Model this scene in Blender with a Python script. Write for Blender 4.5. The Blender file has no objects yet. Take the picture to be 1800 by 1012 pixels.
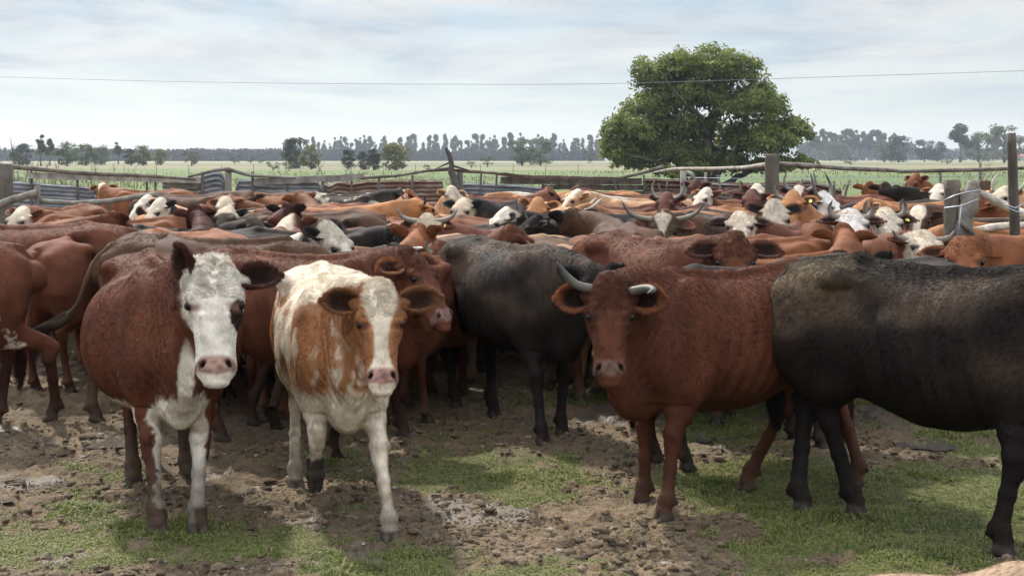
import bpy, math, random
import numpy as np
from mathutils import Vector, Matrix

# ------------------------------------------------------------------ camera, sky, sun
scene = bpy.context.scene
R = math.radians
FPX = 2450.0                      # focal length in pixels of the 1800 px wide frame
CAMH = 1.85
PITCH = math.atan(228.0 / FPX)
cam_d = bpy.data.cameras.new('camera')
cam_d.sensor_width = 36.0
cam_d.lens = 36.0 * FPX / 1800.0
cam_d.clip_start = 0.05
cam_d.clip_end = 20000
cam = bpy.data.objects.new('camera', cam_d)
scene.collection.objects.link(cam)
cam.location = (0, 0, CAMH)
cam.rotation_euler = (math.pi / 2 - PITCH, 0, 0)
scene.camera = cam

SUN_EL, SUN_AZ = R(47), R(-26)     # azimuth measured from +Y towards +X (behind the herd, a little left)
world = bpy.data.worlds.new('World')
scene.world = world
world.use_nodes = True
wn = world.node_tree
wn.nodes.clear()


def wnode(t, **kw):
    n = wn.nodes.new(t)
    for k, v in kw.items():
        setattr(n, k, v)
    return n


def wmath(op, a, b=None):
    n = wnode('ShaderNodeMath', operation=op)
    for i, v in enumerate((a, b)):
        if v is None:
            continue
        if isinstance(v, (int, float)):
            n.inputs[i].default_value = v
        else:
            wn.links.new(v, n.inputs[i])
    return n.outputs[0]


sky = wnode('ShaderNodeTexSky', sky_type='NISHITA')
sky.sun_disc = False
sky.sun_elevation = SUN_EL
sky.sun_rotation = SUN_AZ
sky.altitude = 60
sky.air_density = 1.0
sky.dust_density = 0.4
sky.ozone_density = 2.0
tc = wnode('ShaderNodeTexCoord')
sep = wnode('ShaderNodeSeparateXYZ')
wn.links.new(tc.outputs['Generated'], sep.inputs[0])
zz = wmath('MAXIMUM', wmath('ADD', sep.outputs[2], 0.045), 0.02)
cu = wmath('DIVIDE', sep.outputs[0], zz)
cv = wmath('DIVIDE', sep.outputs[1], zz)
comb = wnode('ShaderNodeCombineXYZ')
wn.links.new(wmath('MULTIPLY', cu, 1.05), comb.inputs[0])
wn.links.new(wmath('MULTIPLY', cv, 0.60), comb.inputs[1])
nz = wnode('ShaderNodeTexNoise')
nz.inputs['Scale'].default_value = 1.25
nz.inputs['Detail'].default_value = 9
nz.inputs['Roughness'].default_value = 0.52
nz.inputs['Distortion'].default_value = 0.35
wn.links.new(comb.outputs[0], nz.inputs['Vector'])
ramp = wnode('ShaderNodeValToRGB')
ramp.color_ramp.elements[0].position = 0.38
ramp.color_ramp.elements[1].position = 0.62
wn.links.new(nz.outputs[0], ramp.inputs[0])
# cover: thin veil low down, thicker above
mrg = wnode('ShaderNodeMapRange')
mrg.inputs[1].default_value = 0.01
mrg.inputs[2].default_value = 0.075
mrg.inputs[3].default_value = 0.15
mrg.inputs[4].default_value = 0.95
mrg.interpolation_type = 'SMOOTHSTEP'
wn.links.new(sep.outputs[2], mrg.inputs[0])
cover = wmath('MULTIPLY', wmath('ADD', wmath('MULTIPLY', ramp.outputs[0], 0.45), 0.55), mrg.outputs[0])
nz2 = wnode('ShaderNodeTexNoise')
nz2.inputs['Scale'].default_value = 0.55
nz2.inputs['Detail'].default_value = 8
nz2.inputs['Roughness'].default_value = 0.62
nz2.inputs['Distortion'].default_value = 0.5
wn.links.new(comb.outputs[0], nz2.inputs['Vector'])
ccol = wnode('ShaderNodeMixRGB')
ccol.inputs[1].default_value = (4.7, 5.35, 6.15, 1)
ccol.inputs[2].default_value = (8.2, 7.95, 7.55, 1)
r2 = wnode('ShaderNodeValToRGB')
r2.color_ramp.elements[0].position = 0.41
r2.color_ramp.elements[1].position = 0.60
wn.links.new(nz2.outputs[0], r2.inputs[0])
wn.links.new(r2.outputs[0], ccol.inputs[0])
mixs = wnode('ShaderNodeMixRGB')
wn.links.new(cover, mixs.inputs[0])
wn.links.new(sky.outputs[0], mixs.inputs[1])
wn.links.new(ccol.outputs[0], mixs.inputs[2])
bg = wnode('ShaderNodeBackground')
bg.inputs[1].default_value = 0.095
# thin blue-white veil that thickens down to the horizon
veil = wnode('ShaderNodeMapRange')
veil.inputs[1].default_value = -0.02
veil.inputs[2].default_value = 0.09
veil.inputs[3].default_value = 0.55
veil.inputs[4].default_value = 0.0
wn.links.new(sep.outputs[2], veil.inputs[0])
mixv = wnode('ShaderNodeMixRGB')
wn.links.new(veil.outputs[0], mixv.inputs[0])
wn.links.new(mixs.outputs[0], mixv.inputs[1])
mixv.inputs[2].default_value = (5.2, 6.05, 7.0, 1)
# sky scaled down in view and boosted above the frame as added fill light
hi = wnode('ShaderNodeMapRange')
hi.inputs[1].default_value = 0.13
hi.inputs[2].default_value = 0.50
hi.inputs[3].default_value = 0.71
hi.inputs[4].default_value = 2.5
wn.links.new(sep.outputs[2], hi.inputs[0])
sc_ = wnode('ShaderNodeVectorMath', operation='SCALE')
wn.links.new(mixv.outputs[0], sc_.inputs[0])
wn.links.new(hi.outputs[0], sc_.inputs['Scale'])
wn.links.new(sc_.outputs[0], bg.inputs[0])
wo = wnode('ShaderNodeOutputWorld')
wn.links.new(bg.outputs[0], wo.inputs[0])
world.cycles.sampling_method = 'MANUAL'
world.cycles.sample_map_resolution = 512

sun_d = bpy.data.lights.new('sun', 'SUN')
sun_d.energy = 3.9
sun_d.angle = R(2.5)
sun_d.color = (1.0, 0.94, 0.85)
sun = bpy.data.objects.new('sun', sun_d)
scene.collection.objects.link(sun)
sd = Vector((math.sin(SUN_AZ) * math.cos(SUN_EL), math.cos(SUN_AZ) * math.cos(SUN_EL), math.sin(SUN_EL)))
sun.rotation_euler = sd.to_track_quat('Z', 'Y').to_euler()
sun.location = (0, 0, 30)

vs = scene.view_settings
vs.view_transform = 'Standard'
vs.look = 'None'
vs.exposure = 0.64
vs.gamma = 1.0
scene.render.engine = 'CYCLES'
cy = scene.cycles
cy.use_denoising = True
cy.max_bounces = 5
cy.diffuse_bounces = 2
cy.glossy_bounces = 2
cy.transmission_bounces = 3
cy.transparent_max_bounces = 8
cy.volume_bounces = 0
cy.use_adaptive_sampling = True
cy.adaptive_threshold = 0.02
cy.sample_clamp_indirect = 6


# ------------------------------------------------------------------ helpers
def ray(px, py):
    """world direction through a pixel of the 1800x1012 frame, scaled so that y = 1"""
    x, y, z = (px - 900) / FPX, -(py - 506) / FPX, -1.0
    c, s = math.cos(math.pi / 2 - PITCH), math.sin(math.pi / 2 - PITCH)
    wy, wz = c * y - s * z, s * y + c * z
    return np.array([x / wy, 1.0, wz / wy])


def at(px, py, Y):
    return ray(px, py) * Y + np.array([0, 0, CAMH])


def gnd(px, py):
    r = ray(px, py)
    return r * (CAMH / -r[2]) + np.array([0, 0, CAMH])


def hash3(ix, iy, iz, seed):
    h = (ix.astype(np.uint32) * np.uint32(374761393) + iy.astype(np.uint32) * np.uint32(668265263)
         + iz.astype(np.uint32) * np.uint32(2147483647) + np.uint32((seed * 974634777) & 0xffffffff))
    h = (h ^ (h >> np.uint32(13))) * np.uint32(1274126177)
    h = h ^ (h >> np.uint32(16))
    return (h & np.uint32(0xffffff)).astype(np.float32) / 16777216.0


def vnoise(P, seed=0):
    P = np.asarray(P, dtype=np.float32)
    I = np.floor(P).astype(np.int64)
    F = P - I
    F = F * F * (3 - 2 * F)
    out = 0
    for dx in (0, 1):
        wx = F[:, 0] if dx else 1 - F[:, 0]
        for dy in (0, 1):
            wy = F[:, 1] if dy else 1 - F[:, 1]
            for dz in (0, 1):
                wz = F[:, 2] if dz else 1 - F[:, 2]
                out = out + wx * wy * wz * hash3(I[:, 0] + dx, I[:, 1] + dy, I[:, 2] + dz, seed)
    return out


def fbm(P, freq=1.0, oct=4, seed=0, rough=0.5):
    P = np.asarray(P, dtype=np.float32)
    if P.shape[1] == 2:
        P = np.concatenate([P, np.zeros((len(P), 1), np.float32)], 1)
    a, s, t = 1.0, 0, 0
    for o in range(oct):
        s = s + a * vnoise(P * freq, seed + o * 17)
        t += a
        a *= rough
        freq *= 2.03
    return s / t


def sstep(a, b, x):
    t = np.clip((x - a) / (b - a), 0, 1)
    return t * t * (3 - 2 * t)


def mixc(a, b, t):
    t = np.asarray(t)[:, None]
    return np.asarray(a) * (1 - t) + np.asarray(b) * t


def tag(o, label=None, cat=None, group=None, kind=None):
    if label: o['label'] = label
    if cat: o['category'] = cat
    if group: o['group'] = group
    if kind: o['kind'] = kind
    return o


def link(o, parent=None):
    scene.collection.objects.link(o)
    if parent is not None:
        o.parent = parent
    return o


def empty(name, loc=(0, 0, 0), rz=0.0, sc=1.0):
    o = bpy.data.objects.new(name, None)
    o.empty_display_size = 0.2
    o.location = loc
    o.rotation_euler = (0, 0, rz)
    o.scale = (sc, sc, sc)
    return link(o)


def npmesh(name, V, F, mat, parent=None, cols=None, smooth=True, attrs=None):
    """V (n,3); F (m,k) int array or a list of such arrays with different k"""
    me = bpy.data.meshes.new(name)
    Fs = F if isinstance(F, list) and np.ndim(F[0]) == 2 else [F]
    Fs = [np.asarray(f, dtype=np.int32) for f in Fs if len(f)]
    V = np.asarray(V, dtype=np.float32)
    me.vertices.add(len(V))
    me.vertices.foreach_set('co', V.ravel())
    nl = sum(f.size for f in Fs)
    nf = sum(len(f) for f in Fs)
    me.loops.add(nl)
    me.loops.foreach_set('vertex_index', np.concatenate([f.ravel() for f in Fs]))
    tot = np.concatenate([np.full(len(f), f.shape[1], np.int32) for f in Fs])
    st = np.concatenate([[0], np.cumsum(tot)[:-1]]).astype(np.int32)
    me.polygons.add(nf)
    me.polygons.foreach_set('loop_start', st)
    me.polygons.foreach_set('loop_total', tot)
    me.polygons.foreach_set('use_smooth', np.full(nf, smooth, bool))
    if cols is not None:
        C = np.ones((len(V), 4), np.float32)
        C[:, :3] = cols
        at_ = me.color_attributes.new('Col', 'FLOAT_COLOR', 'POINT')
        at_.data.foreach_set('color', C.ravel())
    if attrs:
        for k, v in attrs.items():
            a = me.attributes.new(k, 'FLOAT', 'POINT')
            a.data.foreach_set('value', np.asarray(v, np.float32))
    me.update(calc_edges=True)
    me.validate()
    if mat is not None:
        me.materials.append(mat)
    o = bpy.data.objects.new(name, me)
    return link(o, parent)


class Geo:
    """collects shapes for ONE mesh object, optional vertex colours"""
    def __init__(self):
        self.V, self.F, self.C, self.n = [], {}, [], 0

    def add(self, V, F, col=(1, 1, 1)):
        V = np.asarray(V, np.float32)
        F = np.asarray(F, np.int32)
        self.V.append(V)
        self.F.setdefault(F.shape[1], []).append(F + self.n)
        c = np.asarray(col, np.float32)
        if c.ndim == 1:
            c = np.tile(c, (len(V), 1))
        self.C.append(c)
        self.n += len(V)

    def tube(self, pts, rad, col=(1, 1, 1), n=8, rough=0.0, seed=0, cap=True):
        pts = np.asarray(pts, float)
        m = len(pts)
        rad = np.broadcast_to(np.asarray(rad, float), (m,)) if np.ndim(rad) < 2 else np.asarray(rad)
        T = np.gradient(pts, axis=0)
        T /= np.linalg.norm(T, axis=1)[:, None] + 1e-9
        up = np.array([0.13, 0.21, 1.0])
        if abs(T[0] @ up) > 0.9:
            up = np.array([1.0, 0.17, 0.1])
        A = np.cross(T, up); A /= np.linalg.norm(A, axis=1)[:, None] + 1e-9
        B = np.cross(T, A)
        ang = np.linspace(0, 2 * np.pi, n, endpoint=False)
        V = (pts[:, None] + rad[:, None, None] * (np.cos(ang)[None, :, None] * A[:, None] + np.sin(ang)[None, :, None] * B[:, None])).reshape(-1, 3)
        if rough:
            nn = fbm(V, 3.0 / max(rad.max(), .01) * .35, 3, seed) - .5
            C0 = np.repeat(pts, n, 0)
            V = C0 + (V - C0) * (1 + rough * 2 * nn)[:, None]
        i = np.arange(m - 1)[:, None] * n
        j = np.arange(n)[None]
        Fq = np.stack([i + j, i + (j + 1) % n, i + n + (j + 1) % n, i + n + j], -1).reshape(-1, 4)
        c = np.asarray(col, float)
        if c.ndim == 2:
            c = np.repeat(c, n, 0)
        base = self.n
        self.add(V, Fq, c)
        if cap:
            cc = c if c.ndim == 1 else c[0]
            for e, idx in ((0, 0), (m - 1, (m - 1) * n)):
                k = self.n
                self.add([pts[e]], np.zeros((0, 3), int), cc if c.ndim == 1 else c[idx])
                jj = np.arange(n)
                f = np.stack([idx + jj + base, idx + (jj + 1) % n + base, np.full(n, k)], 1)
                if e == 0:
                    f = f[:, ::-1]
                self.F.setdefault(3, []).append(f)
        return self

    def box(self, c, half, M=None, col=(1, 1, 1)):
        s = np.array([[x, y, z] for x in (-1, 1) for y in (-1, 1) for z in (-1, 1)], float) * np.asarray(half)
        if M is not None:
            s = s @ np.asarray(M).T
        f = [[0, 1, 3, 2], [4, 6, 7, 5], [0, 4, 5, 1], [2, 3, 7, 6], [0, 2, 6, 4], [1, 5, 7, 3]]
        self.add(s + np.asarray(c), f, col)
        return self

    def ball(self, c, r, n=8, m=6, M=None, col=(1, 1, 1)):
        th = np.linspace(0, np.pi, m + 1)
        ph = np.linspace(0, 2 * np.pi, n, endpoint=False)
        V = np.stack([np.sin(th)[:, None] * np.cos(ph), np.sin(th)[:, None] * np.sin(ph), np.cos(th)[:, None] * np.ones(n)], -1).reshape(-1, 3) * np.asarray(r)
        if M is not None:
            V = V @ np.asarray(M).T
        i = np.arange(m)[:, None] * n; j = np.arange(n)[None]
        Fq = np.stack([i + j, i + n + j, i + n + (j + 1) % n, i + (j + 1) % n], -1).reshape(-1, 4)
        self.add(V + np.asarray(c), Fq, col)
        return self

    def build(self, name, mat, parent=None, smooth=True, attrs=None):
        V = np.concatenate(self.V)
        C = np.concatenate(self.C)
        F = [np.concatenate(v) for v in self.F.values() if sum(len(q) for q in v)]
        return npmesh(name, V, F, mat, parent, C, smooth, attrs)


# ------------------------------------------------------------------ materials
def newmat(name):
    m = bpy.data.materials.new(name)
    m.use_nodes = True
    nt = m.node_tree
    b = nt.nodes['Principled BSDF']
    return m, nt, b


def mat_vcol(name, rough=0.8, spec=0.3, nscale=6.0, namp=0.25, bscale=40.0, bump=0.3, bdist=0.01, sheen=0.0,
             stretch=(1, 1, 1), sheentint=(1, 1, 1, 1), detail=5, coord='Object', transl=0.0):
    m, nt, b = newmat(name)
    L = nt.links
    at_ = nt.nodes.new('ShaderNodeAttribute'); at_.attribute_name = 'Col'
    tc_ = nt.nodes.new('ShaderNodeTexCoord')
    mp = nt.nodes.new('ShaderNodeMapping'); mp.inputs['Scale'].default_value = stretch
    L.new(tc_.outputs[coord], mp.inputs[0])
    n1 = nt.nodes.new('ShaderNodeTexNoise'); n1.inputs['Scale'].default_value = nscale; n1.inputs['Detail'].default_value = detail
    L.new(mp.outputs[0], n1.inputs['Vector'])
    mr = nt.nodes.new('ShaderNodeMapRange')
    mr.inputs[1].default_value = 0.3; mr.inputs[2].default_value = 0.7
    mr.inputs[3].default_value = 1 - namp; mr.inputs[4].default_value = 1 + namp
    L.new(n1.outputs[0], mr.inputs[0])
    vm = nt.nodes.new('ShaderNodeVectorMath'); vm.operation = 'SCALE'
    L.new(at_.outputs['Color'], vm.inputs[0]); L.new(mr.outputs[0], vm.inputs['Scale'])
    L.new(vm.outputs[0], b.inputs['Base Color'])
    b.inputs['Roughness'].default_value = rough
    b.inputs['Specular IOR Level'].default_value = spec
    if sheen:
        b.inputs['Sheen Weight'].default_value = sheen
        b.inputs['Sheen Roughness'].default_value = 0.4
        b.inputs['Sheen Tint'].default_value = sheentint
    if bump:
        n2 = nt.nodes.new('ShaderNodeTexNoise'); n2.inputs['Scale'].default_value = bscale; n2.inputs['Detail'].default_value = 4
        L.new(mp.outputs[0], n2.inputs['Vector'])
        bp = nt.nodes.new('ShaderNodeBump'); bp.inputs['Strength'].default_value = bump; bp.inputs['Distance'].default_value = bdist
        L.new(n2.outputs[0], bp.inputs['Height']); L.new(bp.outputs[0], b.inputs['Normal'])
    if transl:
        tr = nt.nodes.new('ShaderNodeBsdfTranslucent')
        L.new(vm.outputs[0], tr.inputs[0])
        mx = nt.nodes.new('ShaderNodeMixShader'); mx.inputs[0].default_value = transl
        L.new(b.outputs[0], mx.inputs[1]); L.new(tr.outputs[0], mx.inputs[2])
        L.new(mx.outputs[0], nt.nodes['Material Output'].inputs[0])
    return m


M_HIDE = mat_vcol('cow_hide', 0.72, 0.10, 7, 0.30, 90, 0.35, 0.004, stretch=(1, 1, .45))
M_FUR = mat_vcol('cow_fur', 0.5, 0.14, 14, 0.18, 0, 0, transl=0.25)
M_HORN = mat_vcol('horn', 0.55, 0.3, 20, 0.15, 120, 0.3, 0.004)
M_EYE = mat_vcol('eye', 0.16, 0.28, 1, 0.0, 0, 0)
M_TAG = mat_vcol('plastic_tag', 0.4, 0.5, 5, 0.05, 0, 0)
# ------------------------------------------------------------------ ground
def pix(X, Y, Z=0.0):
    """pixel of a world point (numpy), used only to read positions off the photograph while laying out the ground cover"""
    c, s = math.cos(PITCH), math.sin(PITCH)
    dz = Z - CAMH
    fw = Y * c - dz * s; up = Y * s + dz * c
    fw = np.maximum(fw, .3)
    return 900 + FPX * X / fw, 506 - FPX * up / fw


GRASS_SPOTS = [  # px, py, rx, ry, weight
    (110, 960, 250, 50, 1.0), (420, 960, 300, 42, 1.0), (330, 925, 160, 20, .9), (120, 905, 130, 22, .6), (700, 985, 160, 30, .8),
    (800, 835, 190, 45, .95), (640, 880, 90, 25, .7), (960, 820, 130, 35, .8), (930, 880, 110, 22, .7), (1010, 690, 120, 40, .7), (900, 700, 60, 30, .5),
    (1330, 830, 200, 60, 1.1), (1560, 880, 300, 90, 1.3), (1700, 760, 200, 60, 1.1), (1450, 940, 260, 40, 1.0), (1720, 960, 160, 60, 1.2),
    (1290, 750, 120, 40, .8), (1100, 990, 160, 25, .7), (120, 825, 120, 22, .55), (60, 590, 90, 25, .7), (460, 870, 90, 15, .5),
    (600, 1000, 300, 25, .8), (1000, 1005, 260, 20, .8), (1500, 1005, 300, 22, .8), (160, 1010, 200, 12, .3), (1240, 660, 150, 40, .6)]


def grass_mask(P):
    X, Y = P[:, 0], P[:, 1]
    px, py = pix(X, Y)
    m = np.zeros(len(P))
    for a, b, rx, ry, w in GRASS_SPOTS:
        m = np.maximum(m, w * np.exp(-(((px - a) / rx) ** 2 + ((py - b) / ry) ** 2) * .9))
    n1 = fbm(P[:, :2], 1.3, 4, 11); n2 = fbm(P[:, :2], 6, 3, 12)
    pen = sstep(33, 31, Y)
    n3 = fbm(P[:, :2], 17, 2, 13)
    m = m * 1.0 + (n1 - .5) * 1.5 + (n2 - .5) * 1.2 + (n3 - .5) * .5 - .02
    m = sstep(.36, .80, m)
    mid = sstep(.56, .72, n1 + (n2 - .5) * .3) * .5
    near = sstep(15, 12, Y)
    m = m * near + mid * (1 - near)
    return m * pen + (1 - pen)


def prints(P, cell=.21, seed=91):
    """hoof prints: a jittered pit with a raised rim in about half of the cells"""
    C0 = np.floor(P[:, :2] / cell).astype(np.int64)
    out = np.zeros(len(P))
    z0 = np.zeros(len(P), np.int64)
    for dx in (-1, 0, 1):
        for dy in (-1, 0, 1):
            c = C0 + [dx, dy]
            jx = hash3(c[:, 0], c[:, 1], z0, seed); jy = hash3(c[:, 0], c[:, 1], z0, seed + 1); on = hash3(c[:, 0], c[:, 1], z0, seed + 2)
            a = hash3(c[:, 0], c[:, 1], z0, seed + 3) * 6.28
            d = P[:, :2] - (c + np.stack([.2 + .6 * jx, .2 + .6 * jy], 1)) * cell
            u = d[:, 0] * np.cos(a) + d[:, 1] * np.sin(a); v = -d[:, 0] * np.sin(a) + d[:, 1] * np.cos(a)
            r = np.sqrt((u / .062) ** 2 + (v / .046) ** 2)
            f = -.034 * sstep(1.0, .55, r) + .014 * np.exp(-((r - 1.25) / .28) ** 2)
            out += np.where(on < .55, f, 0)
    return out


def ground_h(P):
    """mud relief"""
    X, Y = P[:, 0], P[:, 1]
    n = fbm(P[:, :2], 1.1, 3, 21) * .05
    g = grass_mask(P)
    clod = np.abs(fbm(P[:, :2], 7, 4, 22, .6) - .5) * 2
    lump = sstep(.50, .80, fbm(P[:, :2], 11, 3, 23)) * .030 * sstep(.35, .65, fbm(P[:, :2], 1.7, 2, 24))
    pit = sstep(.62, .78, fbm(P[:, :2], 5.5, 2, 25)) * -.030
    fade = sstep(30, 16, Y)
    return (n + ((.028 - clod * .05) + lump + pit) * (1 - .65 * g) + prints(P) * (1 - .75 * g)) * fade - .045


def build_ground():
    rows = [-40, -20, -8, -2, 1.5, 3.5, 4.6]
    y = 5.3
    while y < 34:
        rows.append(y); y *= 1.0031 if y < 16 else 1.008
    while y < 2600:
        rows.append(y); y *= 1.05
    rows.append(2600)
    rows = np.array(rows)
    u = np.concatenate([-np.geomspace(.46, 3.0, 16)[::-1], np.arange(-.45, .4501, .0031), np.geomspace(.46, 3.0, 16)])
    ww = np.clip(rows, 7, 900)
    X = ww[:, None] * u[None]; Y = np.repeat(rows[:, None], len(u), 1)
    P = np.stack([X.ravel(), Y.ravel()], 1)
    Z = ground_h(P)
    g = grass_mask(P)
    Yf = P[:, 1]
    n1 = fbm(P, .9, 4, 31); n2 = fbm(P, 8, 4, 32); n3 = fbm(P * [.012, .05], 1.0, 4, 33)
    mud = mixc((.105, .072, .042), (.195, .138, .082), np.clip((n1 - .35) * 2.2 + (n2 - .5) * 1.6, 0, 1))
    mud = mixc(mud, (.062, .047, .034), sstep(.56, .68, n2) * .6)
    wet = sstep(.64, .71, fbm(P, 1.4, 4, 35))
    mud = mixc(mud, (.070, .056, .042), wet * .55)
    gr = mixc((.060, .082, .022), (.115, .135, .038), np.clip((n2 - .3) * 2, 0, 1))
    col = mixc(mud, gr, g * .50)
    # open paddocks beyond the pen
    lush = mixc((.070, .112, .028), (.105, .138, .044), n3)
    pale = mixc((.110, .125, .050), (.160, .150, .075), sstep(.35, .65, n3))
    dry = mixc((.215, .185, .105), (.130, .145, .068), sstep(.45, .6, fbm(P * [.004, .012], 1.0, 4, 36)))
    px, _ = pix(P[:, 0], P[:, 1])
    far = mixc(lush, pale, sstep(170, 260, Yf + (n3 - .5) * 140))
    far = mixc(far, dry, sstep(330, 520, Yf + (n3 - .5) * 200))
    plough = sstep(.05, .07, P[:, 0] / np.maximum(Yf, 1)) * sstep(.13, .10, P[:, 0] / np.maximum(Yf, 1)) * sstep(320, 360, Yf) * sstep(640, 560, Yf)
    far = mixc(far, (.20, .115, .085), plough * .8)
    band = sstep(.49, .58, fbm(P * [.0022, .022], 1.0, 4, 37)) * sstep(140, 190, Yf)
    far = mixc(far, (.185, .150, .085), band * .75)
    olive = sstep(.52, .60, fbm(P * [.003, .03], 1.0, 4, 38)) * sstep(90, 130, Yf)
    far = mixc(far, (.060, .085, .030), olive * .6)
    col = mixc(col, far, sstep(31, 33, Yf))
    i = np.arange(len(rows) - 1)[:, None] * len(u); j = np.arange(len(u) - 1)[None]
    F = np.stack([i + j, i + j + 1, i + len(u) + j + 1, i + len(u) + j], -1).reshape(-1, 4)
    m = mat_vcol('earth', 0.92, 0.25, 22, .30, 60, 0.9, 0.02, detail=8)
    # wetter mud is glossier
    nt = m.node_tree; b = nt.nodes['Principled BSDF']
    wa = nt.nodes.new('ShaderNodeAttribute'); wa.attribute_name = 'wet'
    mr = nt.nodes.new('ShaderNodeMapRange'); mr.inputs[3].default_value = .92; mr.inputs[4].default_value = .42
    nt.links.new(wa.outputs['Fac'], mr.inputs[0]); nt.links.new(mr.outputs[0], b.inputs['Roughness'])
    o = npmesh('ground', np.column_stack([P, Z]), F, m, None, col, True, {'wet': wet * (1 - g) * sstep(24, 20, Yf)})
    tag(o, kind='structure')


build_ground()
rng = np.random.default_rng(5)


def gz(x, y):
    return ground_h(np.stack([np.atleast_1d(x), np.atleast_1d(y)], 1))


def scatter(n, ymin, ymax, umax=.44, power=1.0):
    """random points over the visible wedge, denser close by"""
    Y = ymin * (ymax / ymin) ** (rng.random(n) ** power)
    X = (rng.random(n) * 2 - 1) * umax * Y
    return np.stack([X, Y], 1)


def blades(name, P, hgt, wid, c0, c1, mat, lean=.5, label=None, cat=None):
    n = len(P)
    z = ground_h(P) - .006
    a = rng.random(n) * 2 * np.pi
    d = np.stack([np.cos(a), np.sin(a), 0 * a], 1)
    t = np.stack([-np.sin(a), np.cos(a), 0 * a], 1)
    B = np.column_stack([P, z])
    H = hgt * (.5 + rng.random(n))
    ln = lean * (.3 + rng.random(n))
    w = wid * (.6 + .8 * rng.random(n))
    M = B + d * (ln * H * .35)[:, None] + np.array([0, 0, 1.]) * (H * .6)[:, None]
    T = B + d * (ln * H)[:, None] + np.array([0, 0, 1.]) * H[:, None] * np.clip(1 - ln * .4, .3, 1)[:, None]
    V = np.stack([B - t * w[:, None], B + t * w[:, None], M + t * w[:, None] * .7, M - t * w[:, None] * .7, T], 1).reshape(-1, 3)
    k = np.arange(n)[:, None] * 5
    F4 = k + np.array([[0, 1, 2, 3]]); F3 = k + np.array([[3, 2, 4]])
    mix = np.clip(rng.random(n) * .7 + fbm(P, 3, 3, 61) * .9 - .35, 0, 1)
    c = mixc(c0, c1, mix)
    dead = rng.random(n) < .17
    c[dead] = (.27, .22, .115)
    o = npmesh(name, V, [F4, F3], mat, None, np.repeat(c, 5, 0), False)
    tag(o, label, cat, kind='stuff')
    return o


M_BLADE = mat_vcol('grass_blade', .55, .3, 3, .15, 0, 0, transl=.35)
pts = scatter(640000, 5.4, 16)
gm = grass_mask(pts)
pts = pts[rng.random(len(pts)) < gm ** 2.0 * .9 + .014]
blades('grass', pts, .015 + .09 * fbm(pts, 2.5, 3, 62) ** 4, .0024 + pts[:, 1] * .00016, (.085, .120, .024), (.220, .245, .065), M_BLADE, 1.0, 'short green grass growing in patches through the trampled mud', 'grass')

# clods and stones on the mud
def clods(name, n, ymin, ymax, smin, smax, c0, c1, label, seed, thr=.42):
    r2 = np.random.default_rng(seed)
    P = scatter(n, ymin, ymax)
    den = fbm(P, 1.8, 3, 71)
    P = P[(grass_mask(P) < .55) & (den > thr)]
    n = len(P)
    base = []
    th = [0.0, 1.1, 2.1]
    V0 = np.array([[0, 0, 1], *[[math.cos(a) * .95, math.sin(a) * .95, .45] for a in np.arange(6) * math.pi / 3], *[[math.cos(a + .5), math.sin(a + .5), -.4] for a in np.arange(6) * math.pi / 3]])
    F3 = [[0, i + 1, (i + 1) % 6 + 1] for i in range(6)]
    F4 = [[i + 1, i + 7, (i + 1) % 6 + 7, (i + 1) % 6 + 1] for i in range(6)]
    S = smin * (smax / smin) ** (r2.random(n) ** 3.2)
    V = V0[None] * (1 + .55 * (r2.random((n, 13, 1)) - .5)) * S[:, None, None] * np.stack([.8 + .8 * r2.random(n), .8 + .8 * r2.random(n), .45 + .35 * r2.random(n)], 1)[:, None]
    V = V + np.column_stack([P, ground_h(P) + S * .12])[:, None]
    k = np.arange(n)[:, None, None] * 13
    F3 = (k + np.array(F3)[None]).reshape(-1, 3); F4 = (k + np.array(F4)[None]).reshape(-1, 4)
    c = mixc(c0, c1, r2.random(n))
    o = npmesh(name, V.reshape(-1, 3), [F3, F4], M_CLOD, None, np.repeat(c, 13, 0), True)
    tag(o, label, 'clods', kind='stuff')


M_CLOD = mat_vcol('clod', .95, .2, 60, .35, 150, .8, .006)
clods('mud_clods', 60000, 5.4, 20, .004, .026, (.062, .047, .031), (.165, .122, .080), 'brown mud clods and dung crumbs trodden over the pen floor', 3)
clods('pale_stones', 900, 5.4, 16, .006, .020, (.30, .27, .23), (.22, .19, .16), 'small pale stones and chips lying in the mud', 4, .3)

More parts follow.
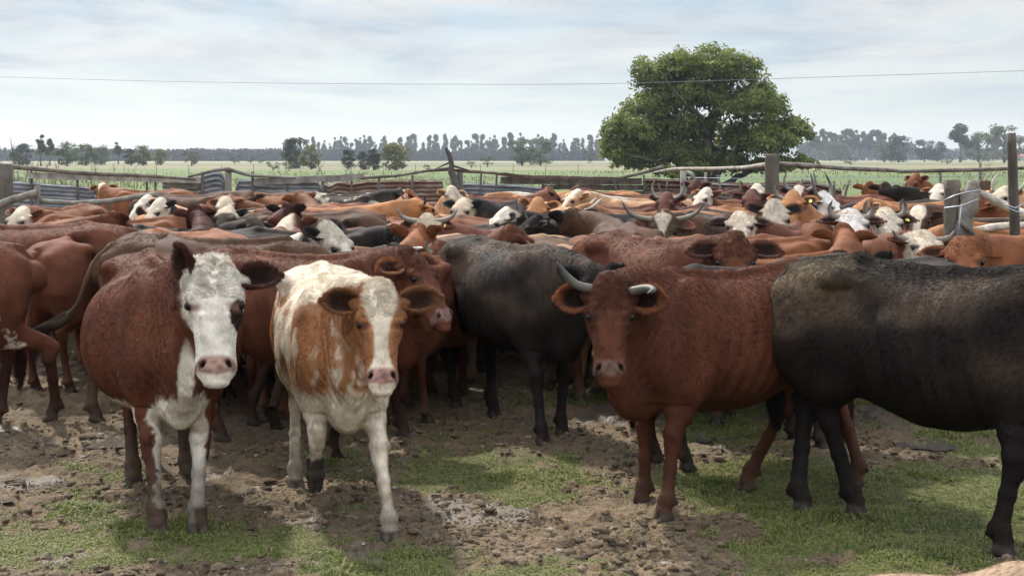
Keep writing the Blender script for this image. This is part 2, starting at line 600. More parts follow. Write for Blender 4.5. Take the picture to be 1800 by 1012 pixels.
# puddles: wet film in hollows
M_WATER, nt_, b_ = newmat('muddy_water')
b_.inputs['Base Color'].default_value = (.10, .085, .07, 1); b_.inputs['Roughness'].default_value = .06
b_.inputs['Specular IOR Level'].default_value = .6
nn = nt_.nodes.new('ShaderNodeTexNoise'); nn.inputs['Scale'].default_value = 30
bb = nt_.nodes.new('ShaderNodeBump'); bb.inputs['Strength'].default_value = .15; bb.inputs['Distance'].default_value = .01
nt_.links.new(nn.outputs[0], bb.inputs['Height']); nt_.links.new(bb.outputs[0], b_.inputs['Normal'])
for k, (a, b, rx, ry) in enumerate([(205, 775, 48, 13), (1625, 782, 50, 11), (95, 656, 22, 6), (70, 622, 26, 5), (25, 843, 18, 4), (1230, 765, 26, 8), (10, 880, 14, 4), (440, 700, 22, 6)]):
    c = gnd(a, b)
    sx = rx / FPX * c[1]; sy = abs(gnd(a, b - ry)[1] - c[1])
    n = 40
    an = np.linspace(0, 2 * np.pi, n, endpoint=False)
    rr = .55 + .9 * fbm(np.stack([np.cos(an) * 1.7 + k * 9, np.sin(an) * 1.7], 1), 1.2, 3, 80 + k)
    ring = np.stack([c[0] + np.cos(an) * sx * rr, c[1] + np.sin(an) * sy * rr], 1)
    P = np.concatenate([[c[:2]], ring])
    zc = np.median(ground_h(ring)) + .012
    V = np.column_stack([P, np.full(len(P), zc)])
    F = np.stack([np.zeros(n, int), 1 + np.arange(n), 1 + (np.arange(n) + 1) % n], 1)
    tag(npmesh('puddle', V, F, M_WATER), kind='structure')

# ------------------------------------------------------------------ trees
M_LEAF = mat_vcol('leaf', .5, .3, 1.2, .25, 0, 0, transl=.42)
M_LEAF_FAR = mat_vcol('leaf_far', .8, .15, .3, .2, 0, 0, transl=.2)
M_BARK = mat_vcol('bark', .9, .2, 6, .35, 25, .8, .03, stretch=(1, 1, .25))


def leafquads(C, size, aspect, rg, droop=.5, col0=(.05, .08, .02), col1=(.10, .13, .04), mix=None, out=None):
    n = len(C)
    d = rg.normal(size=(n, 3))
    if out is not None:
        d = d * .7 + out * 1.0
    d[:, 2] -= droop
    d /= np.linalg.norm(d, axis=1)[:, None] + 1e-6
    s = np.cross(d, rg.normal(size=(n, 3))); s /= np.linalg.norm(s, axis=1)[:, None] + 1e-6
    sz = size * (.55 + .9 * rg.random(n))[:, None]
    a = C - d * sz * .5; b = C + d * sz * .5
    m1 = C + s * sz * aspect * .5; m2 = C - s * sz * aspect * .5
    V = np.stack([a, m1, b, m2], 1).reshape(-1, 3)
    F = np.arange(n * 4).reshape(-1, 4)
    mix = rg.random(n) if mix is None else np.clip(mix + (rg.random(n) - .5) * .5, 0, 1)
    return V, F, np.repeat(mixc(col0, col1, mix), 4, 0)


def shade_tree():
    Y = 88.0
    base = at(1232, 330, Y); s = Y / FPX
    def W(px, py, dy=0.0):
        return at(px, py, Y) + np.array([0, dy, 0])
    root = empty('shade_tree', (base[0], base[1], 0))
    tag(root, 'big dense round-topped green tree standing alone behind the corral fence', 'tree')
    rg = np.random.default_rng(9)
    off = np.array([base[0], base[1], 0])
    tr = Geo()
    bc = (.085, .070, .055)
    limbs = [([(1225, 335), (1222, 300), (1212, 285), (1195, 270), (1150, 235), (1110, 230)], .55, 0),
             ([(1238, 335), (1240, 290), (1246, 250), (1250, 215), (1268, 180), (1262, 140), (1235, 110)], .55, .3),
             ([(1250, 335), (1262, 300), (1290, 275), (1330, 235), (1380, 215)], .42, .2),
             ([(1215, 335), (1190, 305), (1150, 285), (1095, 270)], .30, -.8),
             ([(1262, 335), (1300, 312), (1350, 285), (1395, 255)], .30, .6),
             ([(1248, 240), (1225, 205), (1185, 170), (1150, 130)], .24, -1.0),
             ([(1262, 175), (1290, 150), (1320, 125)], .20, .8),
             ([(1195, 268), (1185, 225), (1190, 190)], .22, -1.2),
             ([(1290, 275), (1305, 230), (1330, 190), (1370, 180)], .22, 1.2),
             ([(1240, 290), (1245, 260), (1240, 225)], .35, 2.2)]
    for k, (pl, r, dy) in enumerate(limbs):
        q = np.array([W(a, b, dy * (i / max(1, len(pl) - 1)) * 3) for i, (a, b) in enumerate(pl)])
        t = np.linspace(0, len(pl) - 1, 14)
        p = np.stack([np.interp(t, range(len(pl)), q[:, i]) for i in range(3)], 1) - off
        p[1:-1] += rg.normal(size=(12, 3)) * .06
        tr.tube(p, np.linspace(r * .8, r * .18, 14), bc, n=9, rough=.15, seed=k)
    tr.build('trunk', M_BARK, root)
    # crown: leaf sprays on many twig tips spread through overlapping lobes read off the outline
    lobes = [(1232, 122, 82, 42), (1165, 132, 52, 44), (1290, 128, 52, 40), (1195, 175, 68, 42), (1140, 205, 55, 42), (1100, 235, 45, 42), (1085, 262, 34, 34),
             (1205, 230, 62, 46), (1160, 265, 60, 36), (1115, 282, 40, 24), (1232, 275, 60, 30), (1305, 195, 58, 40), (1355, 205, 46, 42), (1390, 232, 36, 32),
             (1300, 245, 56, 42), (1350, 255, 44, 30), (1290, 290, 56, 26), (1350, 292, 34, 16), (1195, 300, 50, 20), (1330, 165, 30, 24), (1395, 288, 40, 12), (1230, 168, 60, 36)]
    LV, LF, LC, k = [], [], [], 0
    for li, (a, b, rx, ry) in enumerate(lobes):
        c = W(a, b) - off
        Rv = np.array([rx * s * .93, (rx * .75 + 22) * s, ry * s * .93])
        depth = rg.uniform(-1.4, 1.4)
        c = c + [0, depth, 0]
        nb = int(17 + rx * ry / 42)
        # boughs = small clumps near the lobe surface
        d = rg.normal(size=(nb, 3)); d /= np.linalg.norm(d, axis=1)[:, None]
        d[:, 2] = np.where(d[:, 2] < -.3, -d[:, 2] * .6, d[:, 2])
        rr = .62 + .42 * rg.random(nb) ** .6
        B = c + d * Rv * rr[:, None]
        for bb_, dd in zip(B, d):
            m = 62
            e = rg.normal(size=(m, 3)); e /= np.linalg.norm(e, axis=1)[:, None]
            q = bb_ + e * np.array([.55, .55, .34]) * (rg.random((m, 1)) ** .45) * rg.uniform(.75, 1.25)
            q[:, 2] -= (e[:, 0] ** 2 + e[:, 1] ** 2) * .12
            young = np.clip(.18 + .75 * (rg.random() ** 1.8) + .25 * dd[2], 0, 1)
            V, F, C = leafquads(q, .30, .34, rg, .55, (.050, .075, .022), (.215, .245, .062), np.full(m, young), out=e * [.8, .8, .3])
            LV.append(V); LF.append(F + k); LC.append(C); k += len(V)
        m = nb * 8
        e = rg.normal(size=(m, 3)); e /= np.linalg.norm(e, axis=1)[:, None]
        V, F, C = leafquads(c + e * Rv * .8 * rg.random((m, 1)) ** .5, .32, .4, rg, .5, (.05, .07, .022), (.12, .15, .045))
        LV.append(V); LF.append(F + k); LC.append(C); k += len(V)
    V = np.concatenate(LV).reshape(-1, 4, 3); C = np.concatenate(LC).reshape(-1, 4, 3)
    cen = V.mean(1)
    qx = 1232 + cen[:, 0] / s; qy = 278 - (cen[:, 2] - CAMH) / s
    keep = fbm(cen, .62, 3, 44) > .375
    for a, b, rx, ry in ((1263, 240, 7, 22), (1250, 262, 5, 7), (1300, 212, 6, 5), (1168, 226, 6, 4), (1215, 178, 5, 5), (1322, 280, 9, 5), (1180, 290, 10, 5), (1345, 236, 6, 4)):
        keep &= ((qx - a) / rx) ** 2 + ((qy - b) / ry) ** 2 > .6 + .8 * rg.random(len(cen))
    V, C = V[keep].reshape(-1, 3), C[keep].reshape(-1, 3)
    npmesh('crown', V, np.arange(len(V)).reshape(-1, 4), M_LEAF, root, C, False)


shade_tree()


def proto_tree(kind, seed):
    """unit-height trees (1 m tall, scaled on placing) of a few kinds"""
    rg = np.random.default_rng(seed)
    tr = Geo(); LV, LF, LC, k = [], [], [], 0
    cols = {'gum': ((.036, .056, .020), (.100, .130, .046)), 'round': ((.050, .072, .028), (.125, .150, .058)), 'yellow': ((.10, .11, .035), (.20, .20, .07)),
            'dark': ((.028, .040, .026), (.060, .078, .045)), 'pale': ((.085, .105, .060), (.17, .19, .11)), 'bush': ((.05, .065, .03), (.12, .13, .06)), 'ashy': ((.075, .07, .05), (.14, .13, .09))}[kind]
    bark = (.16, .14, .12) if kind == 'gum' else (.08, .065, .05)
    top = {'gum': .92, 'bush': .5}.get(kind, .75)
    p = np.array([[0, 0, -.02], [rg.uniform(-.02, .02), 0, .3], [rg.uniform(-.04, .04), 0, .6], [rg.uniform(-.05, .05), 0, top]])
    tr.tube(p, [.022, .017, .012, .005] if kind == 'gum' else [.035, .026, .018, .006], bark, n=6)
    cl = []
    if kind == 'gum':
        for i in range(rg.integers(14, 20)):
            z = rg.uniform(.45, .97); r = rg.uniform(.02, .13) * (1.25 - z * .6)
            a = rg.uniform(0, 6.28); c = np.array([math.cos(a) * r, math.sin(a) * r, z])
            cl.append((c, rg.uniform(.040, .095), 1.25))
            tr.tube([[np.interp(z - .14, p[:, 2], p[:, 0]), 0, z - .14], c], [.008, .003], bark, n=4)
    else:
        nc = {'bush': 14, 'ashy': 18}.get(kind, 30)
        wid = {'bush': .62, 'round': .50, 'yellow': .32, 'dark': .36, 'pale': .52, 'ashy': .5}[kind]
        z0 = {'bush': .25, 'dark': .08}.get(kind, .10)
        for i in range(nc):
            z = z0 + (.9 - z0) * rg.random(); a = rg.uniform(0, 6.28)
            prof = math.sin(min(1, (z - z0 + .12) / (1 - z0 + .12)) * math.pi) ** .6
            r = wid * prof * rg.uniform(.35, 1)
            c = np.array([math.cos(a) * r, math.sin(a) * r, z])
            cl.append((c, rg.uniform(.11, .19), .75))
            if i % 3 == 0:
                tr.tube([[0, 0, max(.1, z - .3)], c], [.014, .004], bark, n=4)
    for c, r, sq in cl:
        m = 80
        e = rg.normal(size=(m, 3)); e /= np.linalg.norm(e, axis=1)[:, None]
        q = c + e * np.array([r, r, r * sq]) * rg.random((m, 1)) ** .45
        V, F, C = leafquads(q, .055, .6, rg, .3, cols[0], cols[1], np.full(m, rg.random()))
        LV.append(V); LF.append(F + k); LC.append(C); k += len(V)
    nm = {'gum': 'gum_tree', 'bush': 'bush', 'ashy': 'bush'}.get(kind, 'field_tree')
    root = empty(nm)
    tr.build('stem' if kind in ('bush', 'ashy') else 'trunk', M_BARK, root)
    npmesh('crown', np.concatenate(LV), np.concatenate(LF), M_LEAF_FAR, root, np.concatenate(LC), False)
    return root


PROTO = {}


def put_tree(kind, px, top, basey, label, group, wide=1.0):
    var = rng.integers(0, 3)
    key = (kind, int(var))
    Yd = FPX * CAMH / max(basey - 278, 3.2)
    if key not in PROTO:
        o = PROTO[key] = proto_tree(kind, 100 + len(PROTO) * 7)
    else:
        o0 = PROTO[key]
        o = o0.copy(); scene.collection.objects.link(o)
        for ch in o0.children:
            c = ch.copy(); scene.collection.objects.link(c); c.parent = o
    g = at(px, basey, Yd)
    h = at(px, top, Yd)[2]
    o.location = (g[0], Yd, -.045)
    o.scale = (h * wide, h * wide, h)
    o.rotation_euler = (0, 0, rng.uniform(0, 6.28))
    tag(o, label, 'bush' if kind in ('bush', 'ashy') else 'tree', group)
    return o


G_FAR = 'trees standing out in the paddocks'
for kind, px, top, by, lab, wd in [
    ('dark', 40, 252, 291, 'dark green tree at the far left edge of the paddock', 1.0),
    ('gum', 72, 240, 292, 'thin wispy tree left of the dark leafy tree', 1.0),
    ('gum', 88, 246, 291, 'short wispy tree beside the leftmost thin tree', 1.0),
    ('round', 118, 250, 292, 'dense dark tree right of two wispy trees', .8),
    ('round', 152, 254, 291, 'broad green tree, left one of a touching pair', .9),
    ('round', 178, 256, 290, 'broad green tree, right one of a touching pair', .9),
    ('gum', 208, 253, 288, 'slim tree right of the broad green pair', 1.3),
    ('dark', 230, 262, 291, 'small grey green tree between slim and pointed trees', .9),
    ('yellow', 251, 257, 291, 'pointed green tree with narrow crown', 1.1),
    ('yellow', 283, 262, 290, 'leaning light green tree right of the pointed tree', 1.1),
    ('ashy', 337, 265, 292, 'round greyish bushy tree standing alone in green field', .95),
    ('bush', 413, 275, 289, 'low dark round bush left of the smaller bushes', 1.0),
    ('bush', 441, 277, 288, 'small round bush between two others', 1.0),
    ('bush', 457, 277, 288, 'small round bush at the right of three', 1.0),
    ('dark', 520, 240, 296, 'tall dark tree left of the yellowish tree', .75),
    ('yellow', 547, 256, 297, 'yellowish tree with a leafy crown', .95),
    ('bush', 480, 285, 300, 'wide low hedge bush, left part, below the tree belt', 1.4),
    ('bush', 508, 284, 300, 'wide low hedge bush, right part, below the tree belt', 1.4),
    ('dark', 613, 263, 298, 'dark conical tree, first of a cluster', .75),
    ('dark', 640, 266, 298, 'dark conical tree, second of a cluster', .8),
    ('dark', 657, 262, 299, 'dark conical tree, third of a cluster', .8),
    ('bush', 678, 278, 299, 'low dark bush at the foot of the conical cluster', 1.0),
    ('yellow', 696, 247, 299, 'tall light green tree right of the conical cluster', 1.0),
    ('bush', 751, 289, 300, 'tiny round bush in the middle of the pale field', 1.0),
    ('bush', 829, 283, 296, 'small grey bush left of the fan shaped bush', 1.0),
    ('bush', 857, 274, 294, 'fan shaped bush with pale top', 1.0),
    ('pale', 918, 242, 291, 'big pale green tree, left of two pale trees', .8),
    ('pale', 950, 246, 291, 'big pale green tree, right of two pale trees', .75),
    ('ashy', 1035, 262, 287, 'reddish thin tree left of the big shade tree', .7),
    ('round', 1458, 250, 283, 'bushy olive tree in front of the gum stand', .9),
    ('round', 1480, 252, 283, 'small olive tree right of another in front of gum stand', .9),
    ('pale', 1555, 248, 285, 'pale bushy tree at the right end of the gum stand', .8),
    ('dark', 1580, 238, 285, 'dark pointed tree at the right end of the gum stand', .9),
    ('dark', 1625, 246, 284, 'low dark wide tree beyond the far paddock', 1.0),
    ('dark', 1648, 250, 284, 'lower dark tree right of the low wide one', 1.0),
    ('gum', 1688, 220, 285, 'tall open crowned tree with sky showing through', 1.7),
    ('round', 1720, 233, 285, 'rounded grey green tree between two taller ones', .8),
    ('pale', 1765, 220, 286, 'large spreading pale tree at the right edge', .85),
    ('bush', 1495, 279, 290, 'low bush in the paddock under the gum stand', 1.5),
    ('bush', 1665, 276, 289, 'low bush under the tall open crowned tree', 1.5)]:
    put_tree(kind, px, top - 2, by, lab, G_FAR, wd * (1.35 if kind != 'bush' else 1.1))

k = 0
for x0, x1, step, t0, t1, lab in [(0, 60, 14, 256, 262, 'dark far tree in the row along the horizon at the left'),
                             (505, 720, 11, 238, 254, 'tall slender gum tree in the horizon row left of the fence fork'),
                             (720, 1060, 9.5, 233, 252, 'tall slender gum tree in the horizon row behind the pale trees'),
                             (1425, 1580, 8, 226, 240, 'tall slender gum tree in the hazy stand right of the shade tree'),
                             (1700, 1800, 13, 236, 250, 'distant gum tree behind the right hand paddock trees')]:
    x = x0
    while x < x1:
        put_tree('gum', x + rng.uniform(-4, 4), rng.uniform(t0, t1), 282.6, lab, lab.replace('tall ', '').replace('tree', 'trees'), rng.uniform(.85, 1.25))
        x += step * rng.uniform(.5, 1.15)


def belt(x0, x1, top, basey, Yd, label, n):
    rg = np.random.default_rng(int(x0) + 103)
    px = rg.uniform(x0, x1, n)
    tp = top + 5 * (fbm(np.stack([px * .09, 0 * px], 1), 1, 3, 91) - .5) + 9 * np.abs(np.sin(px * .21 + 3 * vnoise(np.stack([px * .02, 0 * px, 0 * px], 1), 3))) ** 3 * .5
    u = rg.random(n) ** .8
    py = basey - (basey - tp) * u
    s = Yd / FPX
    P = np.stack([(px - 900) * s, Yd + rg.uniform(-12, 12, n), (278 - py) * s + CAMH], 1)
    V, F, C = leafquads(P, 2.2, .6, rg, .1, (.018, .028, .018), (.042, .058, .034))
    o = npmesh('tree_belt', V, F, M_LEAF_FAR, None, C, False)
    tag(o, label, 'wood', kind='stuff')


belt(-60, 530, 263, 283.5, 880, 'dark continuous pine windbreak along the horizon', 16000)
belt(520, 1060, 263, 283, 930, 'dark understorey of the windbreak behind the gum trees', 15000)
belt(1400, 1600, 250, 281.5, 1150, 'hazy blue wood behind the right hand gum trees', 7000)
belt(1600, 1860, 262, 281, 1200, 'faint low wood on the right hand horizon', 5000)

# ------------------------------------------------------------------ paddock weeds, bare bushes, field fence
pw = np.stack([rng.uniform(-9, 14, 60000), rng.uniform(33, 75, 60000)], 1)
pw[:, 0] = rng.uniform(-.42, .42, len(pw)) * pw[:, 1]
pw = pw[fbm(pw, .35, 3, 95) > .47]
blades('weeds', pw, .05 + .30 * fbm(pw, .3, 2, 96) ** 2.5, .005, (.10, .15, .035), (.21, .22, .08), M_BLADE, .5, 'tall tufty weeds and grass just outside the corral', 'weeds')
pw = np.stack([rng.uniform(-1, 1, 9000), rng.uniform(85, 200, 9000)], 1); pw[:, 0] *= .4 * pw[:, 1]
pw = pw[fbm(pw * [.03, .08], 1, 3, 97) > .5]
blades('rough_pasture', pw, .3, .05, (.11, .13, .05), (.24, .22, .11), M_BLADE, .4, 'rough tussocky pasture in the middle distance', 'pasture')


def bare_bush(px, top, basey, Y, spread, seed, label, n=9):
    Y += 4
    rg = np.random.default_rng(seed)
    g = at(px, basey, Y); h = at(px, top, Y)[2]
    G = Geo(); off = np.array([g[0], Y, 0])
    for i in range(n):
        a = rg.uniform(-1, 1); b = rg.uniform(-1, 1)
        t = np.linspace(0, 1, 9)
        H = h * rg.uniform(.6, 1)
        p = np.stack([a * spread * t ** 1.2 + np.cumsum(rg.normal(size=9)) * .02, b * spread * t, H * t], 1)
        G.tube(p, np.linspace(.018, .004, 9) * h / 2.2, (.12, .10, .08), n=4)
        for q in range(5):
            k = rg.integers(3, 8); d = rg.normal(size=3) * .35; d[2] = abs(d[2]) + .2
            G.tube(np.array([p[k], p[k] + d * h * .12, p[k] + d * h * .2 + [0, 0, .05]]), [.006 * h / 2, .004 * h / 2, .002], (.13, .11, .09), n=4)
    o = G.build('bare_bush', M_BARK); o.location = off
    tag(o, label, 'bush', 'leafless bushes outside the corral')


bare_bush(30, 232, 350, 34, 1.0, 1, 'tall leafless bush rising above the left end of the fence', 9)
bare_bush(75, 262, 350, 33, .8, 2, 'short leafless bush right of the tallest one', 7)
bare_bush(125, 272, 350, 33, .7, 3, 'leafless bush above the grey fence plank', 8)
bare_bush(160, 285, 350, 33, .9, 4, 'low leafless bush behind the middle of the grey plank', 9)
bare_bush(240, 290, 350, 33, .9, 5, 'low leafless stems behind the right part of the plank', 9)
bare_bush(520, 280, 350, 34, .9, 6, 'leafless bush behind the second plank', 8)
bare_bush(600, 272, 345, 35, 1.1, 7, 'spreading leafless bush left of the rusty sheets', 11)
bare_bush(1715, 268, 320, 60, .8, 8, 'small bare shrub out in the right hand paddock', 8)

G = empty('field_fence', (0, 160, 0)); tag(G, 'distant wire fence of small posts crossing the paddock', 'fence')
for i, px in enumerate(np.arange(-10, 1040, 57)):
    p = at(px, 300, 160)
    b = Geo().tube([[p[0], 0, -.05], [p[0] + rng.uniform(-.05, .05), 0, 1.15]], [.035, .03], (.10, .09, .075), n=6)
    b.build('post', M_BARK, G)
w = Geo()
for z in (.45, .8, 1.05):
    w.tube([[-62, 0, z], [8, 0, z]], [.008, .008], (.2, .2, .2), n=4)
w.build('wire', M_BARK, G)

# ------------------------------------------------------------------ corral timberwork
M_WOOD = mat_vcol('weathered_wood', .88, .2, 5, .45, 30, 1.0, .03, stretch=(1, 1, .35), detail=8)
GREY = (.40, .37, .33); DGREY = (.15, .128, .10); PALE = (.55, .50, .41)


def mat_sheet(name, c0, c1, amt):
    m, nt, b = newmat(name)
    tcn = nt.nodes.new('ShaderNodeTexCoord')
    mp = nt.nodes.new('ShaderNodeMapping'); mp.inputs['Scale'].default_value = (.7, 1, 2.2)
    n = nt.nodes.new('ShaderNodeTexNoise'); n.inputs['Scale'].default_value = 2.2; n.inputs['Detail'].default_value = 9; n.inputs['Roughness'].default_value = .65
    rp = nt.nodes.new('ShaderNodeValToRGB'); rp.color_ramp.elements[0].position = amt - .07; rp.color_ramp.elements[1].position = amt + .07
    rp.color_ramp.elements[0].color = (*c0, 1); rp.color_ramp.elements[1].color = (*c1, 1)
    nt.links.new(tcn.outputs['Object'], mp.inputs[0]); nt.links.new(mp.outputs[0], n.inputs['Vector']); nt.links.new(n.outputs[0], rp.inputs[0]); nt.links.new(rp.outputs[0], b.inputs['Base Color'])
    b.inputs['Roughness'].default_value = .55; b.inputs['Metallic'].default_value = .25
    return m


M_ZINC = mat_sheet('galvanised_sheet', (.15, .16, .175), (.27, .28, .29), .5)
M_RUSTY = mat_sheet('rusty_sheet', (.17, .095, .065), (.30, .27, .24), .56)
M_RUST = mat_sheet('red_rust_sheet', (.085, .038, .028), (.14, .10, .08), .55)
M_WIRE, _n, _b = newmat('wire'); _b.inputs['Base Color'].default_value = (.30, .33, .34, 1); _b.inputs['Metallic'].default_value = .6; _b.inputs['Roughness'].default_value = .45


def pole(parent, name, pl, wpx, Y, col=DGREY, seed=0, n=9, dy=None, sub=5, kn=.12):
    """a round timber through pixel points at depth Y (or depth list); wpx thickness in pixels"""
    Ys = [Y] * len(pl) if np.isscalar(Y) else Y
    q = np.array([at(a, b, y) for (a, b), y in zip(pl, Ys)])
    m = (len(pl) - 1) * sub + 1
    t = np.linspace(0, len(pl) - 1, m)
    p = np.stack([np.interp(t, range(len(pl)), q[:, i]) for i in range(3)], 1)
    if m > 4:
        p[1:-1] = (p[:-2] + 2 * p[1:-1] + p[2:]) / 4
    wpx = np.atleast_1d(wpx)
    r = np.interp(np.linspace(0, 1, m), np.linspace(0, 1, len(wpx)), wpx) * np.mean(Ys) / FPX / 2
    return Geo().tube(p - np.array(parent.location), r, col, n=n, rough=kn, seed=seed).build(name, M_WOOD, parent)


def board(parent, name, a, b, hpx, Y, col=GREY, thick=.03, seed=0, mat=None):
    """flat plank from pixel a to pixel b, hpx its height; slightly worn outline"""
    rg = np.random.default_rng(seed + 7)
    p = at(*a, Y); q = at(*b, Y)
    h = np.broadcast_to(np.asarray(hpx, float), (2,)) * Y / FPX / 2 if np.ndim(hpx) else np.array([hpx, hpx]) * Y / FPX / 2
    n = 14
    t = np.linspace(0, 1, n)
    c = p + (q - p) * t[:, None]; hh = h[0] + (h[1] - h[0]) * t
    up = hh + rg.normal(size=n) * .006; dn = hh + rg.normal(size=n) * .006
    rows = []
    for y_, z_ in ((-1, -1), (-1, 1), (1, 1), (1, -1)):
        rows.append(c + np.stack([0 * t, np.full(n, y_ * thick / 2), np.where(z_ > 0, up, -dn)], 1))
    V = np.stack(rows, 1).reshape(-1, 3) - np.array(parent.location)
    i = np.arange(n - 1)[:, None] * 4; j = np.arange(4)[None]
    F = np.stack([i + j, i + (j + 1) % 4, i + 4 + (j + 1) % 4, i + 4 + j], -1).reshape(-1, 4)
    F = np.concatenate([F, [[0, 3, 2, 1]], [[4 * n - 4, 4 * n - 3, 4 * n - 2, 4 * n - 1]]])
    g = Geo(); g.add(V, F, col)
    return g.build(name, mat or M_WOOD, parent, smooth=False)


def sheet(parent, a, b, Y, topr=None, mat=None, nrib=6, botpx=370, seed=0):
    """corrugated iron laid sideways between pixel columns a[0] and b[0]; tops a[1], b[1]"""
    rg = np.random.default_rng(seed)
    n = 26; nrib = 14; m = nrib * 8 + 1
    px = np.linspace(a[0], b[0], n)
    top = np.interp(px, [a[0], b[0]], [a[1], b[1]]) if topr is None else np.interp(px, [t[0] for t in topr], [t[1] for t in topr])
    top = top + rg.normal(size=n) * .35
    v = np.linspace(0, 1, m)
    V = []
    for i in range(n):
        T_ = at(px[i], top[i], Y); B_ = at(px[i], botpx, Y)
        z = T_[2] + (B_[2] - T_[2]) * v
        V.append(np.stack([np.full(m, T_[0]), Y + .02 * np.cos(v * nrib * 2 * np.pi) + .015 * math.sin(i * .9 + seed), z], 1))
    V = np.concatenate(V) - np.array(parent.location)
    i = np.arange(n - 1)[:, None] * m; j = np.arange(m - 1)[None]
    F = np.stack([i + j, i + j + 1, i + m + j + 1, i + m + j], -1).reshape(-1, 4)
    V2 = V + [0, .004, 0]
    g = Geo(); g.add(V, F); g.add(V2, F[:, ::-1])
    return g.build('metal_sheet', mat, parent)


YF = 30.0
fa = empty('corral_fence', (-7.5, YF, 0)); tag(fa, 'left run of corral fence with grey planks and dull corrugated sheets', 'fence')
sheet(fa, (20, 318), (168, 329), YF + .12, None, M_ZINC, 7, 424, 1)
sheet(fa, (168, 340), (352, 350), YF + .12, [(168, 352), (240, 356), (352, 350)], M_ZINC, 3, 424, 2)
sheet(fa, (285, 314), (397, 300), YF + .16, [(285, 316), (345, 311), (378, 301), (391, 303), (397, 318)], M_ZINC, 6, 424, 3)
sheet(fa, (414, 322), (566, 320), YF + .12, [(414, 330), (420, 315), (500, 318), (560, 318), (566, 335)], M_ZINC, 5, 424, 4)
sheet(fa, (566, 322), (700, 316), YF + .14, [(566, 335), (572, 320), (578, 327), (590, 318), (620, 322), (640, 318), (700, 316)], M_RUSTY, 7, 424, 5)
sheet(fa, (700, 316), (778, 316), YF + .10, None, M_RUSTY, 6, 424, 6)
board(fa, 'plank', (48, 308), (352, 317.5), (12, 10), YF, GREY, seed=1)
board(fa, 'plank', (446, 320), (640, 311), (12, 11), YF, (.23, .21, .19), seed=2)
board(fa, 'plank', (290, 325), (352, 326), 9, YF + .03, DGREY, seed=3)
pole(fa, 'top_rail', [(-30, 288), (60, 297), (150, 305), (260, 309), (345, 316)], [9, 8, 7, 4], YF - .12, DGREY, 1)
pole(fa, 'top_rail', [(330, 311), (380, 299), (400, 297), (440, 309), (520, 313)], [4, 6, 7, 6, 4], YF - .10, (.17, .15, .13), 2)
pole(fa, 'top_rail', [(636, 313), (700, 309), (745, 301), (790, 297)], [6, 5, 5, 7], YF - .05, (.12, .10, .085), 3)
for i, (a, t, w_) in enumerate([(55, 300, 5), (136, 316, 5), (184, 304, 4), (258, 305, 4), (273, 306, 4), (356, 302, 6), (444, 302, 6), (505, 312, 4), (568, 318, 5), (618, 313, 4), (666, 312, 5), (725, 308, 5)]):
    pole(fa, 'post', [(a, t), (a + rng.uniform(-2, 2), 420)], w_, YF + .04, (.10, .088, .075), 10 + i, n=7, sub=3)
pole(fa, 'post', [(401, 295), (402, 430)], [12, 13], YF - .02, (.23, .21, .18), 30)
pole(fa, 'post', [(8, 288), (6, 430)], [28, 34], 25, (.12, .105, .085), 31, n=12)
pole(fa, 'fork', [(783, 260), (790, 272), (794, 288), (793, 300), (800, 318), (802, 420)], [5, 8, 9, 11, 13, 15], YF - .3, (.10, .09, .08), 32)
pole(fa, 'fork', [(794, 284), (780, 290), (760, 300)], [4, 3, 1.5], YF - .3, (.10, .09, .08), 33)
pole(fa, 'fork', [(797, 292), (815, 297), (840, 304)], [5, 3, 1.5], YF - .3, (.10, .09, .08), 34)

fi = empty('pen_rail', (-6.5, 22, 0)); tag(fi, 'inner pen rail of round logs on a short stub post at far left', 'fence')
pole(fi, 'log', [(-25, 369), (20, 352), (63, 339)], [15, 14, 12], 21.9, (.20, .175, .145), 40)
pole(fi, 'log', [(72, 353), (130, 357), (190, 354), (240, 346), (276, 341)], [8, 8, 9, 9, 10], 22.0, (.20, .18, .15), 41)
pole(fi, 'post', [(66, 327), (67, 440)], [10, 11], 22.0, (.19, .17, .145), 42)
pole(fi, 'post', [(192, 350), (192, 430)], [6, 7], 22.1, DGREY, 43)

fb = empty('corral_fence', (1.5, YF, 0)); tag(fb, 'middle run of corral fence with dark planks and a rusty top rail', 'fence')
sheet(fb, (813, 322), (952, 328), YF + .12, [(813, 322), (820, 321), (905, 325), (952, 329)], M_ZINC, 3, 424, 7)
sheet(fb, (1132, 314), (1245, 316), YF + .14, None, M_RUST, 5, 424, 8)
board(fb, 'plank', (880, 317), (1128, 319), 12, YF, (.105, .088, .075), seed=5)
board(fb, 'plank', (952, 329), (1140, 330), 9, YF + .02, (.09, .075, .065), seed=6)
board(fb, 'plank', (1040, 341), (1240, 341), 10, YF + .02, (.10, .085, .075), seed=7)
board(fb, 'top_rail', (785, 298), (935, 311), 5, YF - .12, (.105, .065, .05), .06, seed=8)
board(fb, 'top_rail', (935, 311), (1096, 313), (5, 3), YF - .12, (.12, .085, .07), .06, seed=9)
pole(fb, 'top_rail', [(1090, 313), (1130, 304), (1166, 293)], [5, 6, 7], YF - .1, (.14, .115, .095), 50)
pole(fb, 'post', [(808, 301), (808, 430)], [12, 12], YF + .02, (.16, .145, .13), 51)
for i, (a, t, w_, ln) in enumerate([(846, 305, 4, -2), (873, 307, 4, -1), (1078, 312, 4, 8), (1132, 308, 4, 0), (970, 320, 5, 0), (1158, 322, 3, 4), (1173, 320, 3, -4)]):
    pole(fb, 'post', [(a, t), (a + ln, 345), (a + ln, 420)], w_, YF - .04, (.13, .115, .10), 52 + i, n=7, sub=3)

